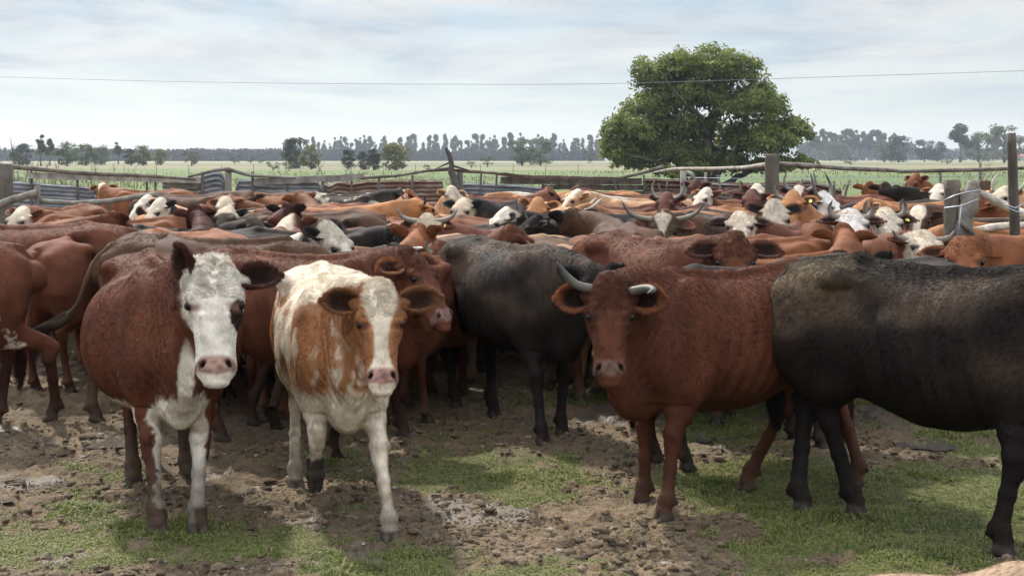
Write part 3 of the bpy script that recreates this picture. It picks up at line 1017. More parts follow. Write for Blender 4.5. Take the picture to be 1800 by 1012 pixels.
fc = empty('corral_fence', (5.5, 28, 0)); tag(fc, 'right run of corral fence, long crooked pole above rusty red sheets', 'fence')
pole(fc, 'top_rail', [(1150, 303), (1185, 297), (1250, 297), (1310, 295), (1352, 289)], [4, 7, 7, 7, 8], [29, 27, 25, 23, 20], (.26, .23, .19), 60)
pole(fc, 'top_rail', [(1362, 288), (1420, 291), (1480, 296), (1560, 299), (1600, 302)], [8, 8, 8, 8, 4], [20, 20, 20.5, 21, 21], (.19, .165, .14), 61)
pole(fc, 'top_rail', [(1580, 302), (1650, 300), (1740, 298), (1830, 294)], [6, 7, 7, 6], 21, (.15, .125, .105), 62)
pole(fc, 'brace', [(1203, 302), (1216, 306), (1224, 320)], [6, 8, 3], 29.5, (.34, .33, .27), 63)
sheet(fc, (1206, 319), (1330, 322), 30, None, M_RUST, 4, 424, 9)
sheet(fc, (1330, 322), (1480, 318), 30.1, [(1330, 322), (1420, 317), (1480, 334)], M_RUST, 4, 424, 10)
pole(fc, 'post', [(1201, 299), (1202, 430)], [11, 12], 29.4, (.22, .20, .175), 64)
for i, (a, t, ln) in enumerate([(1241, 303, -3), (1262, 308, 5), (1410, 314, -4), (1466, 318, 0), (1493, 316, -9), (1530, 318, 0), (1653, 296, 0), (1570, 332, 0), (1723, 285, 0)]):
    pole(fc, 'post', [(a, t), (a + ln, t + 30), (a + ln, 425)], 5, 29.8, (.17, .155, .13), 70 + i, n=7, sub=3)
pole(fc, 'post', [(1358, 270), (1357, 300), (1354, 505)], [25, 25, 27], 19.8, (.095, .082, .068), 80, n=14)
w = Geo()
for z0, z1 in ((312, 314), (322, 326)):
    q = np.array([at(a, b, 29.7) for a, b in ((1206, z0), (1300, z1), (1480, z1 - 2), (1800, z0 - 4))]) - np.array(fc.location)
    w.tube(q, [.006] * 4, (1, 1, 1), n=4)
w.build('wire', M_WIRE, fc)

fd = empty('corral_gate', (4.4, 12.5, 0)); tag(fd, 'gateway of gnarled grey posts and pale logs bound with wire', 'gate')
YG = 12.5
pole(fd, 'post', [(1673, 316), (1674, 420), (1676, 640)], [28, 29, 31], YG, (.135, .115, .092), 90, n=14, kn=.08)
pole(fd, 'post', [(1712, 318), (1706, 345), (1697, 385), (1696, 430), (1700, 640)], [20, 34, 27, 31, 34], YG - .1, (.175, .155, .13), 91, n=16, kn=.4)
pole(fd, 'post', [(1778, 234), (1781, 330), (1785, 445), (1790, 660)], [15, 17, 18, 20], YG - .5, (.115, .098, .078), 92, n=12)
pole(fd, 'rail', [(1716, 336), (1745, 350), (1775, 366), (1830, 388)], [12, 16, 14, 15], YG + .1, PALE, 93, kn=.2)
pole(fd, 'rail', [(1714, 404), (1750, 399), (1790, 396), (1840, 396)], [9, 14, 13, 13], YG + .05, PALE, 94, kn=.2)
pole(fd, 'rail', [(1700, 388), (1760, 387), (1840, 389)], [9, 9, 10], YG + .25, DGREY, 95)
pole(fd, 'rail', [(1712, 352), (1690, 354), (1672, 352)], [14, 16, 14], YG + .05, (.30, .27, .22), 96)
pole(fd, 'brace', [(1684, 392), (1705, 405), (1722, 428), (1736, 452)], [6, 9, 8, 6], YG - .2, (.11, .095, .08), 97, kn=.25)
board(fd, 'cap_board', (1716, 326), (1738, 326), 15, YG + .15, (.12, .075, .055), .10, seed=11)
for i, a in enumerate([1737, 1753, 1769, 1800]):
    board(fd, 'board', (a - 7, 520), (a + 7, 520), 230, YG + .2, (.17, .155, .135), .025, seed=20 + i)
w = Geo()
for pl in ([(1660, 352), (1680, 343), (1700, 338), (1724, 334)], [(1660, 366), (1690, 362), (1720, 350)], [(1768, 360), (1785, 366), (1800, 358)], [(1770, 365), (1786, 372), (1798, 374)], [(1690, 360), (1686, 395), (1688, 425)]):
    q = np.array([at(a, b, YG - .75) for a, b in pl]) - np.array(fd.location)
    w.tube(q, [.007] * len(q), (1, 1, 1), n=5)
w.build('wire', M_WIRE, fd)

# overhead line: straight sagging cable far above
pl = np.array([at(a, b, 60) for a, b in [(-300, 129), (0, 135), (250, 143), (550, 147.5), (950, 149), (1100, 147), (1350, 139), (1800, 125), (2100, 113)]])
t = np.linspace(0, 8, 49)
pl = np.stack([np.interp(t, range(9), pl[:, i]) for i in range(3)], 1)
for _ in range(6):
    pl[1:-1] = (pl[:-2] + 2 * pl[1:-1] + pl[2:]) / 4
o = Geo().tube(pl, .010, (.16, .17, .18), n=5).build('overhead_cable', M_HORN)
tag(o, 'thin dark cable sagging across the whole sky', 'cable')

# little house roof among the right hand trees
hs_ = empty('farmhouse', (at(1793, 276, 900)[0], 900, 0)); tag(hs_, 'tiny farmhouse with reddish roof among the trees at far right', 'house')
Geo().box((0, 0, 1.5), (6, 4, 1.5), None, (.3, .28, .25)).build('wall', M_WOOD, hs_, smooth=False)
g = Geo(); g.add([(-6.5, -4.5, 3.0), (6.5, -4.5, 3.0), (6.5, 4.5, 3.0), (-6.5, 4.5, 3.0), (-6, 0, 5.2), (6, 0, 5.2)], [[0, 1, 5, 4], [3, 4, 5, 2]], (.30, .13, .09))
g.add([(-6.5, -4.5, 3.0), (-6.5, 4.5, 3.0), (-6, 0, 5.2), (6.5, -4.5, 3.0), (6, 0, 5.2), (6.5, 4.5, 3.0)], [[0, 2, 1], [3, 5, 4]], (.30, .13, .09))
g.build('roof', M_WOOD, hs_, smooth=False)
# ------------------------------------------------------------------ cattle
def nrm(v):
    v = np.asarray(v, float)
    return v / (np.linalg.norm(v) + 1e-9)


class Field:
    def __init__(s, lo, hi, h):
        s.lo = np.asarray(lo, float); s.h = h
        s.n = np.ceil((np.asarray(hi) - s.lo) / h).astype(int) + 1
        s.F = np.full(s.n, 0.25, np.float32)
        s.ax = [np.float32(s.lo[i]) + np.arange(s.n[i], dtype=np.float32) * np.float32(h) for i in range(3)]

    def put(s, fn, lo, hi, k=0.04, op='+'):
        lo = np.asarray(lo) - k - 1.2 * s.h; hi = np.asarray(hi) + k + 1.2 * s.h
        a = np.clip(np.floor((lo - s.lo) / s.h).astype(int), 0, s.n); b = np.clip(np.ceil((hi - s.lo) / s.h).astype(int) + 1, 0, s.n)
        if np.any(b <= a):
            return
        sl = tuple(slice(a[i], b[i]) for i in range(3))
        X = s.ax[0][sl[0]][:, None, None]; Y = s.ax[1][sl[1]][None, :, None]; Z = s.ax[2][sl[2]][None, None]
        d = fn(X, Y, Z).astype(np.float32)
        f = s.F[sl]
        if op == '+':
            h = np.maximum(k - np.abs(f - d), 0) / k
            s.F[sl] = np.minimum(f, d) - h * h * k * .25
        else:
            h = np.maximum(k - np.abs(f + d), 0) / k
            s.F[sl] = np.maximum(f, -d) + h * h * k * .25

    def seg(s, p, q, w0, h0, w1, h1, lat=(0, 1, 0), k=0.04, op='+'):
        p = np.asarray(p, float); q = np.asarray(q, float)
        L = np.linalg.norm(q - p) + 1e-6
        ax = (q - p) / L
        lt = np.asarray(lat, float); lt = nrm(lt - ax * (lt @ ax)); nr = np.cross(ax, lt)
        m = max(w0, h0, w1, h1)
        f32 = np.float32

        def fn(X, Y, Z):
            dx, dy, dz = X - f32(p[0]), Y - f32(p[1]), Z - f32(p[2])
            t = dx * f32(ax[0]) + dy * f32(ax[1]) + dz * f32(ax[2])
            u = dx * f32(lt[0]) + dy * f32(lt[1]) + dz * f32(lt[2])
            v = dx * f32(nr[0]) + dy * f32(nr[1]) + dz * f32(nr[2])
            tc_ = np.clip(t, 0, L); e = t - tc_; tc_ = tc_ / f32(L)
            rw = f32(w0) + f32(w1 - w0) * tc_; rh = f32(h0) + f32(h1 - h0) * tc_
            rc = np.minimum(rw, rh)
            return (np.sqrt((u / rw) ** 2 + (v / rh) ** 2 + (e / rc) ** 2) - 1) * rc
        s.put(fn, np.minimum(p, q) - m, np.maximum(p, q) + m, k, op)

    def ell(s, c, r, M=None, k=0.05, op='+'):
        c = np.asarray(c, float); r = np.asarray(r, float)
        M = np.eye(3) if M is None else np.asarray(M)      # rows = axes
        m = float(max(r)); rm = np.float32(min(r))

        def fn(X, Y, Z):
            dx, dy, dz = X - np.float32(c[0]), Y - np.float32(c[1]), Z - np.float32(c[2])
            q = 0
            for i in range(3):
                q = q + ((dx * np.float32(M[i][0]) + dy * np.float32(M[i][1]) + dz * np.float32(M[i][2])) / np.float32(r[i])) ** 2
            return (np.sqrt(q) - 1) * rm
        s.put(fn, c - m, c + m, k, op)

    def loft(s, o, A, T, k=0.04, n=2.2):
        """o origin, A rows (axis, lateral, front), T table rows: s, halfwidth, front, back(neg)"""
        o = np.asarray(o, float); A = np.asarray(A, float)
        T = np.asarray(T, float)
        S = T[:, 0]
        fine = np.linspace(S[0], S[-1], 96)
        # catmull-rom style smoothing through dense linear + blur
        ker = np.hanning(13)[1:-1]; ker /= ker.sum()
        cols = []
        for j in (1, 2, 3):
            c = np.interp(fine, S, T[:, j]); cp = np.pad(c, 5, mode='edge')
            cols.append(np.convolve(cp, ker, 'valid').astype(np.float32))
        pts = []
        for t, w, f, b in T:
            for l in (-w, w):
                for nn in (f, b):
                    pts.append(o + A[0] * t + A[1] * l + A[2] * nn)
        pts = np.array(pts)
        nn_ = np.float32(n)
        f32 = np.float32

        def fn(X, Y, Z):
            dx, dy, dz = X - f32(o[0]), Y - f32(o[1]), Z - f32(o[2])
            t = dx * f32(A[0][0]) + dy * f32(A[0][1]) + dz * f32(A[0][2])
            u = dx * f32(A[1][0]) + dy * f32(A[1][1]) + dz * f32(A[1][2])
            v = dx * f32(A[2][0]) + dy * f32(A[2][1]) + dz * f32(A[2][2])
            x = np.clip((t - f32(S[0])) / f32(S[-1] - S[0]), 0, 1) * 94.999
            i = x.astype(np.int32); fr = (x - i).astype(np.float32)
            w = cols[0][i] * (1 - fr) + cols[0][i + 1] * fr
            f = cols[1][i] * (1 - fr) + cols[1][i + 1] * fr
            b = cols[2][i] * (1 - fr) + cols[2][i + 1] * fr
            c = b + (f - b) * f32(.5)
            hh = (f - b) * f32(.5)
            rho = ((np.abs(u) / w) ** nn_ + (np.abs(v - c) / hh) ** nn_) ** (1 / nn_)
            e = np.maximum(np.maximum(f32(S[0]) - t, t - f32(S[-1])), 0)
            mn = np.minimum(w, hh)
            return np.sqrt(np.maximum(rho + 0 * e, 0) ** 2 + (e / mn) ** 2) * mn - mn
        s.put(fn, pts.min(0) - .03, pts.max(0) + .03, k)

    def nets(s):
        F = s.F; nx, ny, nz = F.shape
        S = F < 0
        c8 = [S[i:nx - 1 + i, j:ny - 1 + j, l:nz - 1 + l] for i in (0, 1) for j in (0, 1) for l in (0, 1)]
        cnt = sum(c.astype(np.int8) for c in c8)
        act = (cnt > 0) & (cnt < 8)
        idx = np.argwhere(act)
        cid = np.full(act.shape, -1, np.int32); cid[act] = np.arange(len(idx))
        acc = np.zeros((len(idx), 3), np.float32); num = np.zeros(len(idx), np.float32)
        off = np.array([[i, j, l] for i in (0, 1) for j in (0, 1) for l in (0, 1)])
        vals = [F[idx[:, 0] + o[0], idx[:, 1] + o[1], idx[:, 2] + o[2]] for o in off]
        for a in range(8):
            for ax in range(3):
                if off[a][ax] == 0:
                    b = a + (4, 2, 1)[ax]
                    va, vb = vals[a], vals[b]
                    m = (va < 0) != (vb < 0)
                    t = va / np.where(np.abs(va - vb) < 1e-9, 1, va - vb)
                    p = np.tile(off[a].astype(np.float32), (len(idx), 1)); p[:, ax] += t
                    acc[m] += p[m]; num[m] += 1
        V = (idx + acc / num[:, None]) * s.h + s.lo
        Q = []
        for ax in range(3):
            a0 = [slice(None)] * 3; a1 = [slice(None)] * 3
            a0[ax] = slice(0, -1); a1[ax] = slice(1, None)
            s0, s1 = S[tuple(a0)], S[tuple(a1)]
            e = np.argwhere(s0 != s1)
            o1, o2 = [(1, 2), (2, 0), (0, 1)][ax]
            e = e[(e[:, o1] > 0) & (e[:, o2] > 0) & (e[:, o1] < s.n[o1] - 1) & (e[:, o2] < s.n[o2] - 1)]
            ins = S[e[:, 0], e[:, 1], e[:, 2]]
            def cell(d1, d2):
                c = e.copy(); c[:, o1] -= d1; c[:, o2] -= d2
                return cid[c[:, 0], c[:, 1], c[:, 2]]
            q = np.stack([cell(1, 1), cell(0, 1), cell(0, 0), cell(1, 0)], 1)
            q[~ins] = q[~ins][:, ::-1]
            Q.append(q)
        return V.astype(np.float64), np.concatenate(Q)


def vnormals(V, Q):
    a = V[Q[:, 2]] - V[Q[:, 0]]; b = V[Q[:, 3]] - V[Q[:, 1]]
    n = np.cross(a, b)
    N = np.zeros_like(V)
    for j in range(4):
        for c in range(3):
            N[:, c] += np.bincount(Q[:, j], n[:, c], len(V))
    return N / (np.linalg.norm(N, axis=1)[:, None] + 1e-9)


def bez(p0, p1, p2, n):
    t = np.linspace(0, 1, n)[:, None]
    return (1 - t) ** 2 * np.asarray(p0) + 2 * t * (1 - t) * np.asarray(p1) + t * t * np.asarray(p2)


COAT = {   # real-world albedos
    'red': dict(base=(.104, .036, .019), dark=(.042, .017, .011)),
    'rust': dict(base=(.168, .062, .026), dark=(.105, .040, .019)),
    'orange': dict(base=(.33, .148, .062), dark=(.19, .085, .04)),
    'tan': dict(base=(.46, .27, .15), dark=(.30, .17, .09)),
    'maroon': dict(base=(.085, .032, .024), dark=(.035, .016, .013)),
    'brown': dict(base=(.075, .036, .020), dark=(.030, .016, .011)),
    'black': dict(base=(.015, .0115, .0095), dark=(.009, .0075, .007)),
    'char': dict(base=(.031, .025, .021), dark=(.018, .015, .013)),
    'fawn': dict(base=(.37, .255, .165), dark=(.27, .18, .11)),
    'white': dict(base=(.62, .57, .48), dark=(.42, .36, .28)),
}
WHITE = (.68, .63, .54)


def head_frame(az, pitch, roll=0.0):
    """az: direction the face points, radians in the cow frame; pitch: how far the face line leans out from vertical"""
    f = np.array([math.cos(az), math.sin(az), 0]); z = np.array([0, 0, 1.])
    S = -z * math.cos(pitch) + f * math.sin(pitch)
    N = f * math.cos(pitch) + z * math.sin(pitch)
    L = np.cross(N, S)
    if roll:
        c, s_ = math.cos(roll), math.sin(roll)
        L2 = L * c + S * s_; S2 = S * c - L * s_
        S, L = S2, L2
    return S, L, N


def to_head(P, sp):
    D = (P - sp['poll']) / sp['hs']
    return D @ sp['S'], D @ sp['L'], D @ sp['N']


def coat_colour(P, sp):
    """hide colour at model points P: pigment only"""
    c = COAT[sp['coat']]
    s, l, n = to_head(P, sp)
    head = sstep(-.09, -.05, s) * sstep(.62, .58, s) * sstep(.20, .17, np.abs(l)) * sstep(-.26, -.21, n)
    nz_ = fbm(P, 5, 3, sp['seed']); nf = fbm(P, 28, 3, sp['seed'] + 5)
    c = {k_: np.asarray(v_) * sp.get('tone', 1.0) for k_, v_ in c.items()}
    col = mixc(c['base'], c['dark'], np.clip((nz_ - .42) * 2.2, 0, 1) * .55)
    # darker points: lower legs, underside tends to be redder/darker in pigment by mottling only
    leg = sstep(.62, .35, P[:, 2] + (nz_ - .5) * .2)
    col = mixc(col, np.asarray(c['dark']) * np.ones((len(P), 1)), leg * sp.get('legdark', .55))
    if sp['coat'] in ('black', 'char', 'brown'):
        br = sstep(.40, .66, fbm(P * [1, 1, 1.6], 2.2, 3, sp['seed'] + 9)) * sstep(.7, 1.0, P[:, 2])
        col = mixc(col, (.060, .040, .027), br * sp.get('rusty', .55))
    W = np.asarray(sp.get('wcol', WHITE)) * (1 + (nf[:, None] - .5) * .25)
    pat = sp.get('pat', ())
    dirt = sstep(.46, .66, fbm(P, 9, 3, sp['seed'] + 60)) * (.3 + .65 * sstep(.95, .35, P[:, 2])) * (1 - .92 * head)
    W = mixc(W, (.34, .265, .18), dirt)
    wm = np.zeros(len(P))
    e = (nf - .5) * .05 + (nz_ - .5) * .05
    if 'face' in pat:       # white face
        wm = np.maximum(wm, head * sstep(.165, .15, np.abs(l) + e) * sstep(-.17, -.12, n + e))
    if 'blaze' in pat:
        wid = np.interp(s, [-.1, 0, .08, .15, .20, .25, .33, .40, .45, .55], [.05, .078, .082, .062, .042, .034, .032, .045, .065, .075])
        wm = np.maximum(wm, head * sstep(.012, -.004, np.abs(l) - wid + e * .25) * sstep(-.07, -.03, n))
    if 'star' in pat:
        wid = np.interp(s, [-.02, .0, .07, .2, .26], [.0, .075, .06, .02, 0])
        wm = np.maximum(wm, head * sstep(.01, -.005, np.abs(l) - wid + e * .3) * sstep(-.05, -.02, n))
    if 'underline' in pat:
        wm = np.maximum(wm, sstep(.64, .60, P[:, 2] + e * 1.5 + .10 * (P[:, 0] < -.2)) * sstep(.36, .27, np.abs(P[:, 1])) * sstep(.50, .54, P[:, 2]) * (np.abs(P[:, 0]) < .62))
    if 'brisket' in pat:
        w = sstep(.76, .70, P[:, 2] + e * 2.5 + np.abs(P[:, 1]) * .25) * sstep(.60, .66, P[:, 0]) * (P[:, 2] > .45) * sstep(.135, .115, np.abs(P[:, 1]) + e * .5)
        w = np.maximum(w, sstep(.045, .03, np.abs(P[:, 1] - sp.get('thr', 0) * sstep(.8, 1.1, P[:, 2])) + e * .5) * sstep(.66, .74, P[:, 0]) * (1 - head))
        w = np.maximum(w, sstep(.145, .125, np.abs(P[:, 1]) + e * 1.8) * sstep(.42, .50, P[:, 0]) * (P[:, 2] < .66) * (P[:, 2] > .14))
        wm = np.maximum(wm, w)
    if 'crest' in pat:
        wm = np.maximum(wm, sstep(1.26, 1.30, P[:, 2] + e) * sstep(.15, .35, P[:, 0]) * sstep(.10, .06, np.abs(P[:, 1])) * (1 - head))
    if 'crestpoll' in pat:
        wm = np.maximum(wm, head * sstep(.10, .06, s + e))
    if 'crestall' in pat:
        wm = np.maximum(wm, sstep(1.235, 1.265, P[:, 2] + e * 2) * sstep(.12, .06, np.abs(P[:, 1]) + e) * sstep(.15, .30, P[:, 0]) * (1 - head))
    if 'rump' in pat:
        wm = np.maximum(wm, sstep(-.55, -.68, P[:, 0] + e * 3) * (P[:, 2] < 1.0) * (P[:, 2] > .45))
    if 'patch' in pat:
        for (x, y, z, r) in sp['patches']:
            d = np.sqrt((P[:, 0] - x) ** 2 + (P[:, 1] - y) ** 2 + ((P[:, 2] - z) * .7) ** 2)
            wm = np.maximum(wm, sstep(r + .02, r - .02, d + e * 3.5 + (nz_ - .5) * .25))
    if 'roan' in pat:       # white animal streaked with ginger
        Q = P + np.stack([0 * nz_, (nz_ - .5) * .12, 0 * nz_], 1)
        st = fbm(Q * [6.5, 6.5, 2.0], 1.5, 4, sp['seed'] + 2)
        big = fbm(P, 3.0, 3, sp['seed'] + 3)
        up = sstep(.70, .84, P[:, 2] + (nz_ - .5) * .25)
        rib = sstep(.455, .535, st * .7 + big * .3)
        nk = sstep(.42, .54, fbm(P, 8, 3, sp['seed'] + 12)) * .55 + .45
        nk = nk * sstep(.56, .70, P[:, 0] + (nz_ - .5) * .3) * sstep(.84, .92, P[:, 2] + (nz_ - .5) * .22)
        ging = np.maximum(rib * up, nk * .95) * sstep(1.22, 1.14, P[:, 2] + (nf - .5) * .1 - .1 * nk) 
        wb = (1 - ging) * (1 - head)
        wm = np.maximum(wm, wb)
    if 'speck' in pat:
        wm = np.maximum(wm, sstep(.55, .62, fbm(P, 6, 3, sp['seed'] + 4)) * (1 - head) * .8)
    # scurf and curls: cream faces are never one flat white
    W = mixc(W, (.40, .31, .215), head * sstep(.50, .72, fbm(P, 22, 3, sp['seed'] + 70)) * (.35 + .4 * sstep(.10, .0, s)))
    col = mixc(col, W, np.clip(wm, 0, 1))
    if 'eyepatch' in pat:
        d = np.sqrt(((l - .105) / .040) ** 2 + ((s - .235) / .060) ** 2)
        col = mixc(col, (.03, .017, .013), head * sstep(1.1, .9, d + (nf - .5) * .5) * (n < .08))
    # skin: muzzle, eyelids
    mz = head * sstep(.425, .45, s + (nf - .5) * .02 - .9 * np.clip(np.abs(l) - .062, 0, 1) - np.clip(-n - .04, 0, 1) * 2.5) * sstep(.532, .520, s + .25 * np.abs(l))
    col = mixc(col, np.asarray(sp.get('muzzle', (.10, .065, .055))) * (1 + (nf[:, None] - .5) * .9) * (1 - .35 * sstep(.5, .62, fbm(P, 45, 2, sp['seed'] + 8)))[:, None], mz)
    col = mixc(col, (.035, .022, .018), head * sstep(.010, .003, np.abs(s - .525 - (n + .05) * -.9)) * (n < -.03) * .7)
    for sg in (-1, 1):
        d = np.sqrt(((s - .190) / .034) ** 2 + ((n - .018) / .030) ** 2)
        col = mixc(col, sp.get('lid', (.04, .022, .017)), head * sstep(1.15, .7, d) * (l * sg > .05) * .9)
        d = np.sqrt((((s - .476) + (l * sg - .060) * .9) / .024) ** 2 + (((l * sg - .060) - (s - .476) * .6) / .015) ** 2)
        col = mixc(col, (.012, .008, .007), head * sstep(1.25, .8, d) * (n > -.05))
    # mud on lower legs and hooves
    mud = sstep(sp.get('mudtop', .34), .08, P[:, 2] + (nz_ - .5) * .35) * sp.get('mud', .6)
    col = mixc(col, (.082, .058, .040), mud)
    col = mixc(col, (.050, .040, .032), sstep(.075, .055, P[:, 2]) * .85)
    for (x, y, z, r, cc_) in sp.get('spots', ()):
        d = np.sqrt((P[:, 0] - x) ** 2 + (P[:, 1] - y) ** 2 + (P[:, 2] - z) ** 2)
        col = mixc(col, cc_, sstep(r, r * .8, d + (nf - .5) * .05))
    for (x, y, z, r) in sp.get('muds', ()):
        d = np.sqrt((P[:, 0] - x) ** 2 + (P[:, 1] - y) ** 2 + (P[:, 2] - z) ** 2)
        col = mixc(col, (.20, .15, .085), sstep(r, r * .3, d + (nf - .5) * .35) * .38)
    return np.clip(col * (.86 + .28 * nf[:, None]), 0, .85)


def ear_geo(sp, sg, na=13, nb=11):
    S, L, N = sp['S'], sp['L'], sp['N']; hs = sp['hs']
    e = sp['ears'][0 if sg > 0 else 1]          # (up, forward, twist, length)
    up, fw, tw, ln = e[:4]
    ax = nrm(L * sg * 1.0 - S * up + N * fw)
    op = N * math.cos(tw) + (-S) * math.sin(tw) * 1.0
    if len(e) > 4:
        op = op + L * sg * e[4]
    op = nrm(op - ax * (op @ ax))
    wd = np.cross(ax, op)
    if wd @ S > 0:
        wd = -wd
    base = sp['poll'] + hs * (S * sp.get('earroot', .045) + L * sg * .085 - N * .055)
    a = np.linspace(0, 1, na); b = np.linspace(-1, 1, nb)
    W = .071 * hs
    ln = ln * 1.07
    w = W * np.interp(a, [0, .12, .3, .5, .7, .85, .94, 1], [.42, .55, .86, 1.0, .93, .68, .40, .06])
    cup = np.interp(a, [0, .2, .5, 1], [1.3, 1.0, .62, .35])
    A, B = np.meshgrid(a, b, indexing='ij')
    Wd = w[:, None] * np.ones(nb)
    bend = -.10 * A ** 2 * sp.get('eardroop', 1.0)
    C = base + ax * (A * ln * hs)[..., None] + np.array([0, 0, 1.]) * (bend * ln * hs)[..., None]
    asym = .25 * Wd * (1 - A)
    V1 = C + wd * (B * Wd * .98 - asym)[..., None] + op * (cup[:, None] * Wd * (B ** 2 - .4))[..., None]
    th = (.010 * hs) * (1 - .75 * B ** 2) * np.where(A > .95, .3, 1) + .012 * hs * (1 - A) ** 3
    V2 = V1 - op * th[..., None]
    c = COAT[sp['coat']]
    outer = np.asarray(sp.get('earcol', c['base']))
    inner = np.asarray(sp.get('earin', np.asarray(c['dark']) * .3))
    rim = sstep(.72, .95, np.maximum(np.abs(B), A * 1.0))
    c1 = inner[None, None] * (1 - rim[..., None]) + outer[None, None] * 1.4 * rim[..., None]
    c2 = np.ones(c1.shape) * outer
    V = np.concatenate([V1.reshape(-1, 3), V2.reshape(-1, 3)])
    Cc = np.concatenate([c1.reshape(-1, 3), c2.reshape(-1, 3)])
    i, j = np.meshgrid(np.arange(na - 1), np.arange(nb - 1), indexing='ij')
    q = np.stack([i * nb + j, i * nb + j + 1, (i + 1) * nb + j + 1, (i + 1) * nb + j], -1).reshape(-1, 4)
    o = na * nb
    q2 = q[:, ::-1] + o
    sd = []
    for jj in (0, nb - 1):
        k = np.arange(na - 1)
        r_ = np.stack([k * nb + jj, (k + 1) * nb + jj, (k + 1) * nb + jj + o, k * nb + jj + o], 1)
        sd.append(r_ if jj == 0 else r_[:, ::-1])
    k = np.arange(nb - 1); t = (na - 1) * nb
    sd.append(np.stack([t + k, t + k + 1, t + k + 1 + o, t + k + o], 1))
    sp.setdefault('earinfo', []).append((base, ax, op, wd, ln * hs, W))
    Q = np.concatenate([q, q2] + sd)
    if sg > 0:
        Q = Q[:, ::-1]
    return V, Q, Cc


def leg_front(Fd, sp, foot, sg, joints=None):
    foot = np.asarray(foot, float)
    g = sp.get('legw', 1.0) * .93
    E = np.array([.50, .155 * sg, .76])
    if joints is None:
        Ft = foot + [-.035, 0, .125]
        K = E + (Ft - E) * .53 + [.028, -.004 * sg, 0]
        hoofdir = np.array([.9, 0, -.42])
    else:
        K, Ft, hoofdir = [np.asarray(j, float) for j in joints]
    Fd.seg(np.array([.58, .13 * sg, .95]), E, .10, .17, .088, .125, k=.10)
    Fd.seg(E, E + (K - E) * .55, .085, .115, .060, .078, k=.09)
    Fd.seg(E + (K - E) * .55, K + [0, 0, .05], .058 * g, .072 * g, .046 * g, .052 * g, k=.03)
    Fd.seg(K + [.004, 0, .035], K - [0, 0, .035], .049 * g, .052 * g, .044 * g, .046 * g, k=.03)
    mid = K + (Ft - K) * .45
    Fd.seg(K, mid, .040 * g, .044 * g, .031 * g, .036 * g, k=.02)
    Fd.seg(mid, Ft, .031 * g, .036 * g, .036 * g, .042 * g, k=.02)
    hoof(Fd, Ft, foot, sg, joints is not None and hoofdir, g)


def hoof(Fd, Ft, foot, sg, d, g):
    if d is False:
        d = np.array([1., 0, 0]); toe = foot + [.045, 0, 0]
        Fd.ell(Ft, (.046 * g, .043 * g, .046 * g), k=.025)
        cor = foot + [-.012, 0, .068]
        Fd.seg(Ft, cor, .038 * g, .042 * g, .047 * g, .046 * g, k=.02)
        for c in (-1, 1):
            o = np.array([0, c * .0275, 0])
            Fd.seg(cor + o + [-.012, 0, -.028], toe + o * .95 + [-.030, 0, .022], .024 * g, .040, .023 * g, .028, k=.008)
            Fd.seg(cor + o + [-.02, 0, -.035], toe + o * .9 + [.0, 0, .012], .024, .026, .016, .014, k=.01)
            Fd.ell(Ft + [-.046, c * .024, -.018], (.014, .011, .018), k=.012)
    else:
        d = nrm(d); Fd.ell(Ft, (.044, .044, .044), k=.025)
        cor = Ft + d * .07
        lat = np.array([0, 1., 0])
        Fd.seg(Ft, cor, .038, .040, .044, .044, k=.02)
        for c in (-1, 1):
            o = lat * c * .025
            Fd.seg(cor + o, cor + o * .8 + d * .085, .025, .040, .018, .020, k=.01)


def leg_hind(Fd, sp, foot, sg):
    foot = np.asarray(foot, float)
    g = sp.get('legw', 1.0) * .93
    St = np.array([-.47, .185 * sg, .80])
    Ft = foot + [-.045, 0, .125]
    Hk = np.array([foot[0] - .105 + (foot[0] + .62) * -.25, (foot[1] + .15 * sg) * .5, .52])
    Fd.ell((-.60, .152 * sg, .975), (.218, .124, .305), k=.11)
    Fd.seg((-.60, .17 * sg, .92), St + (Hk - St) * .35, .12, .20, .080, .125, k=.10)
    Fd.seg(St + (Hk - St) * .30, Hk + [.012, 0, .07], .078, .115, .040 * g, .062 * g, k=.06)
    Fd.seg(Hk + [-.008, 0, .055], Hk + [.012, 0, -.045], .040 * g, .058 * g, .038 * g, .050 * g, k=.03)
    Fd.ell(Hk + [-.050, 0, .045], (.026, .024, .036), k=.03)
    mid = Hk + (Ft - Hk) * .5
    Fd.seg(Hk, mid, .036 * g, .048 * g, .031 * g, .038 * g, k=.02)
    Fd.seg(mid, Ft, .031 * g, .038 * g, .037 * g, .042 * g, k=.02)
    hoof(Fd, Ft, foot, sg, False, g)


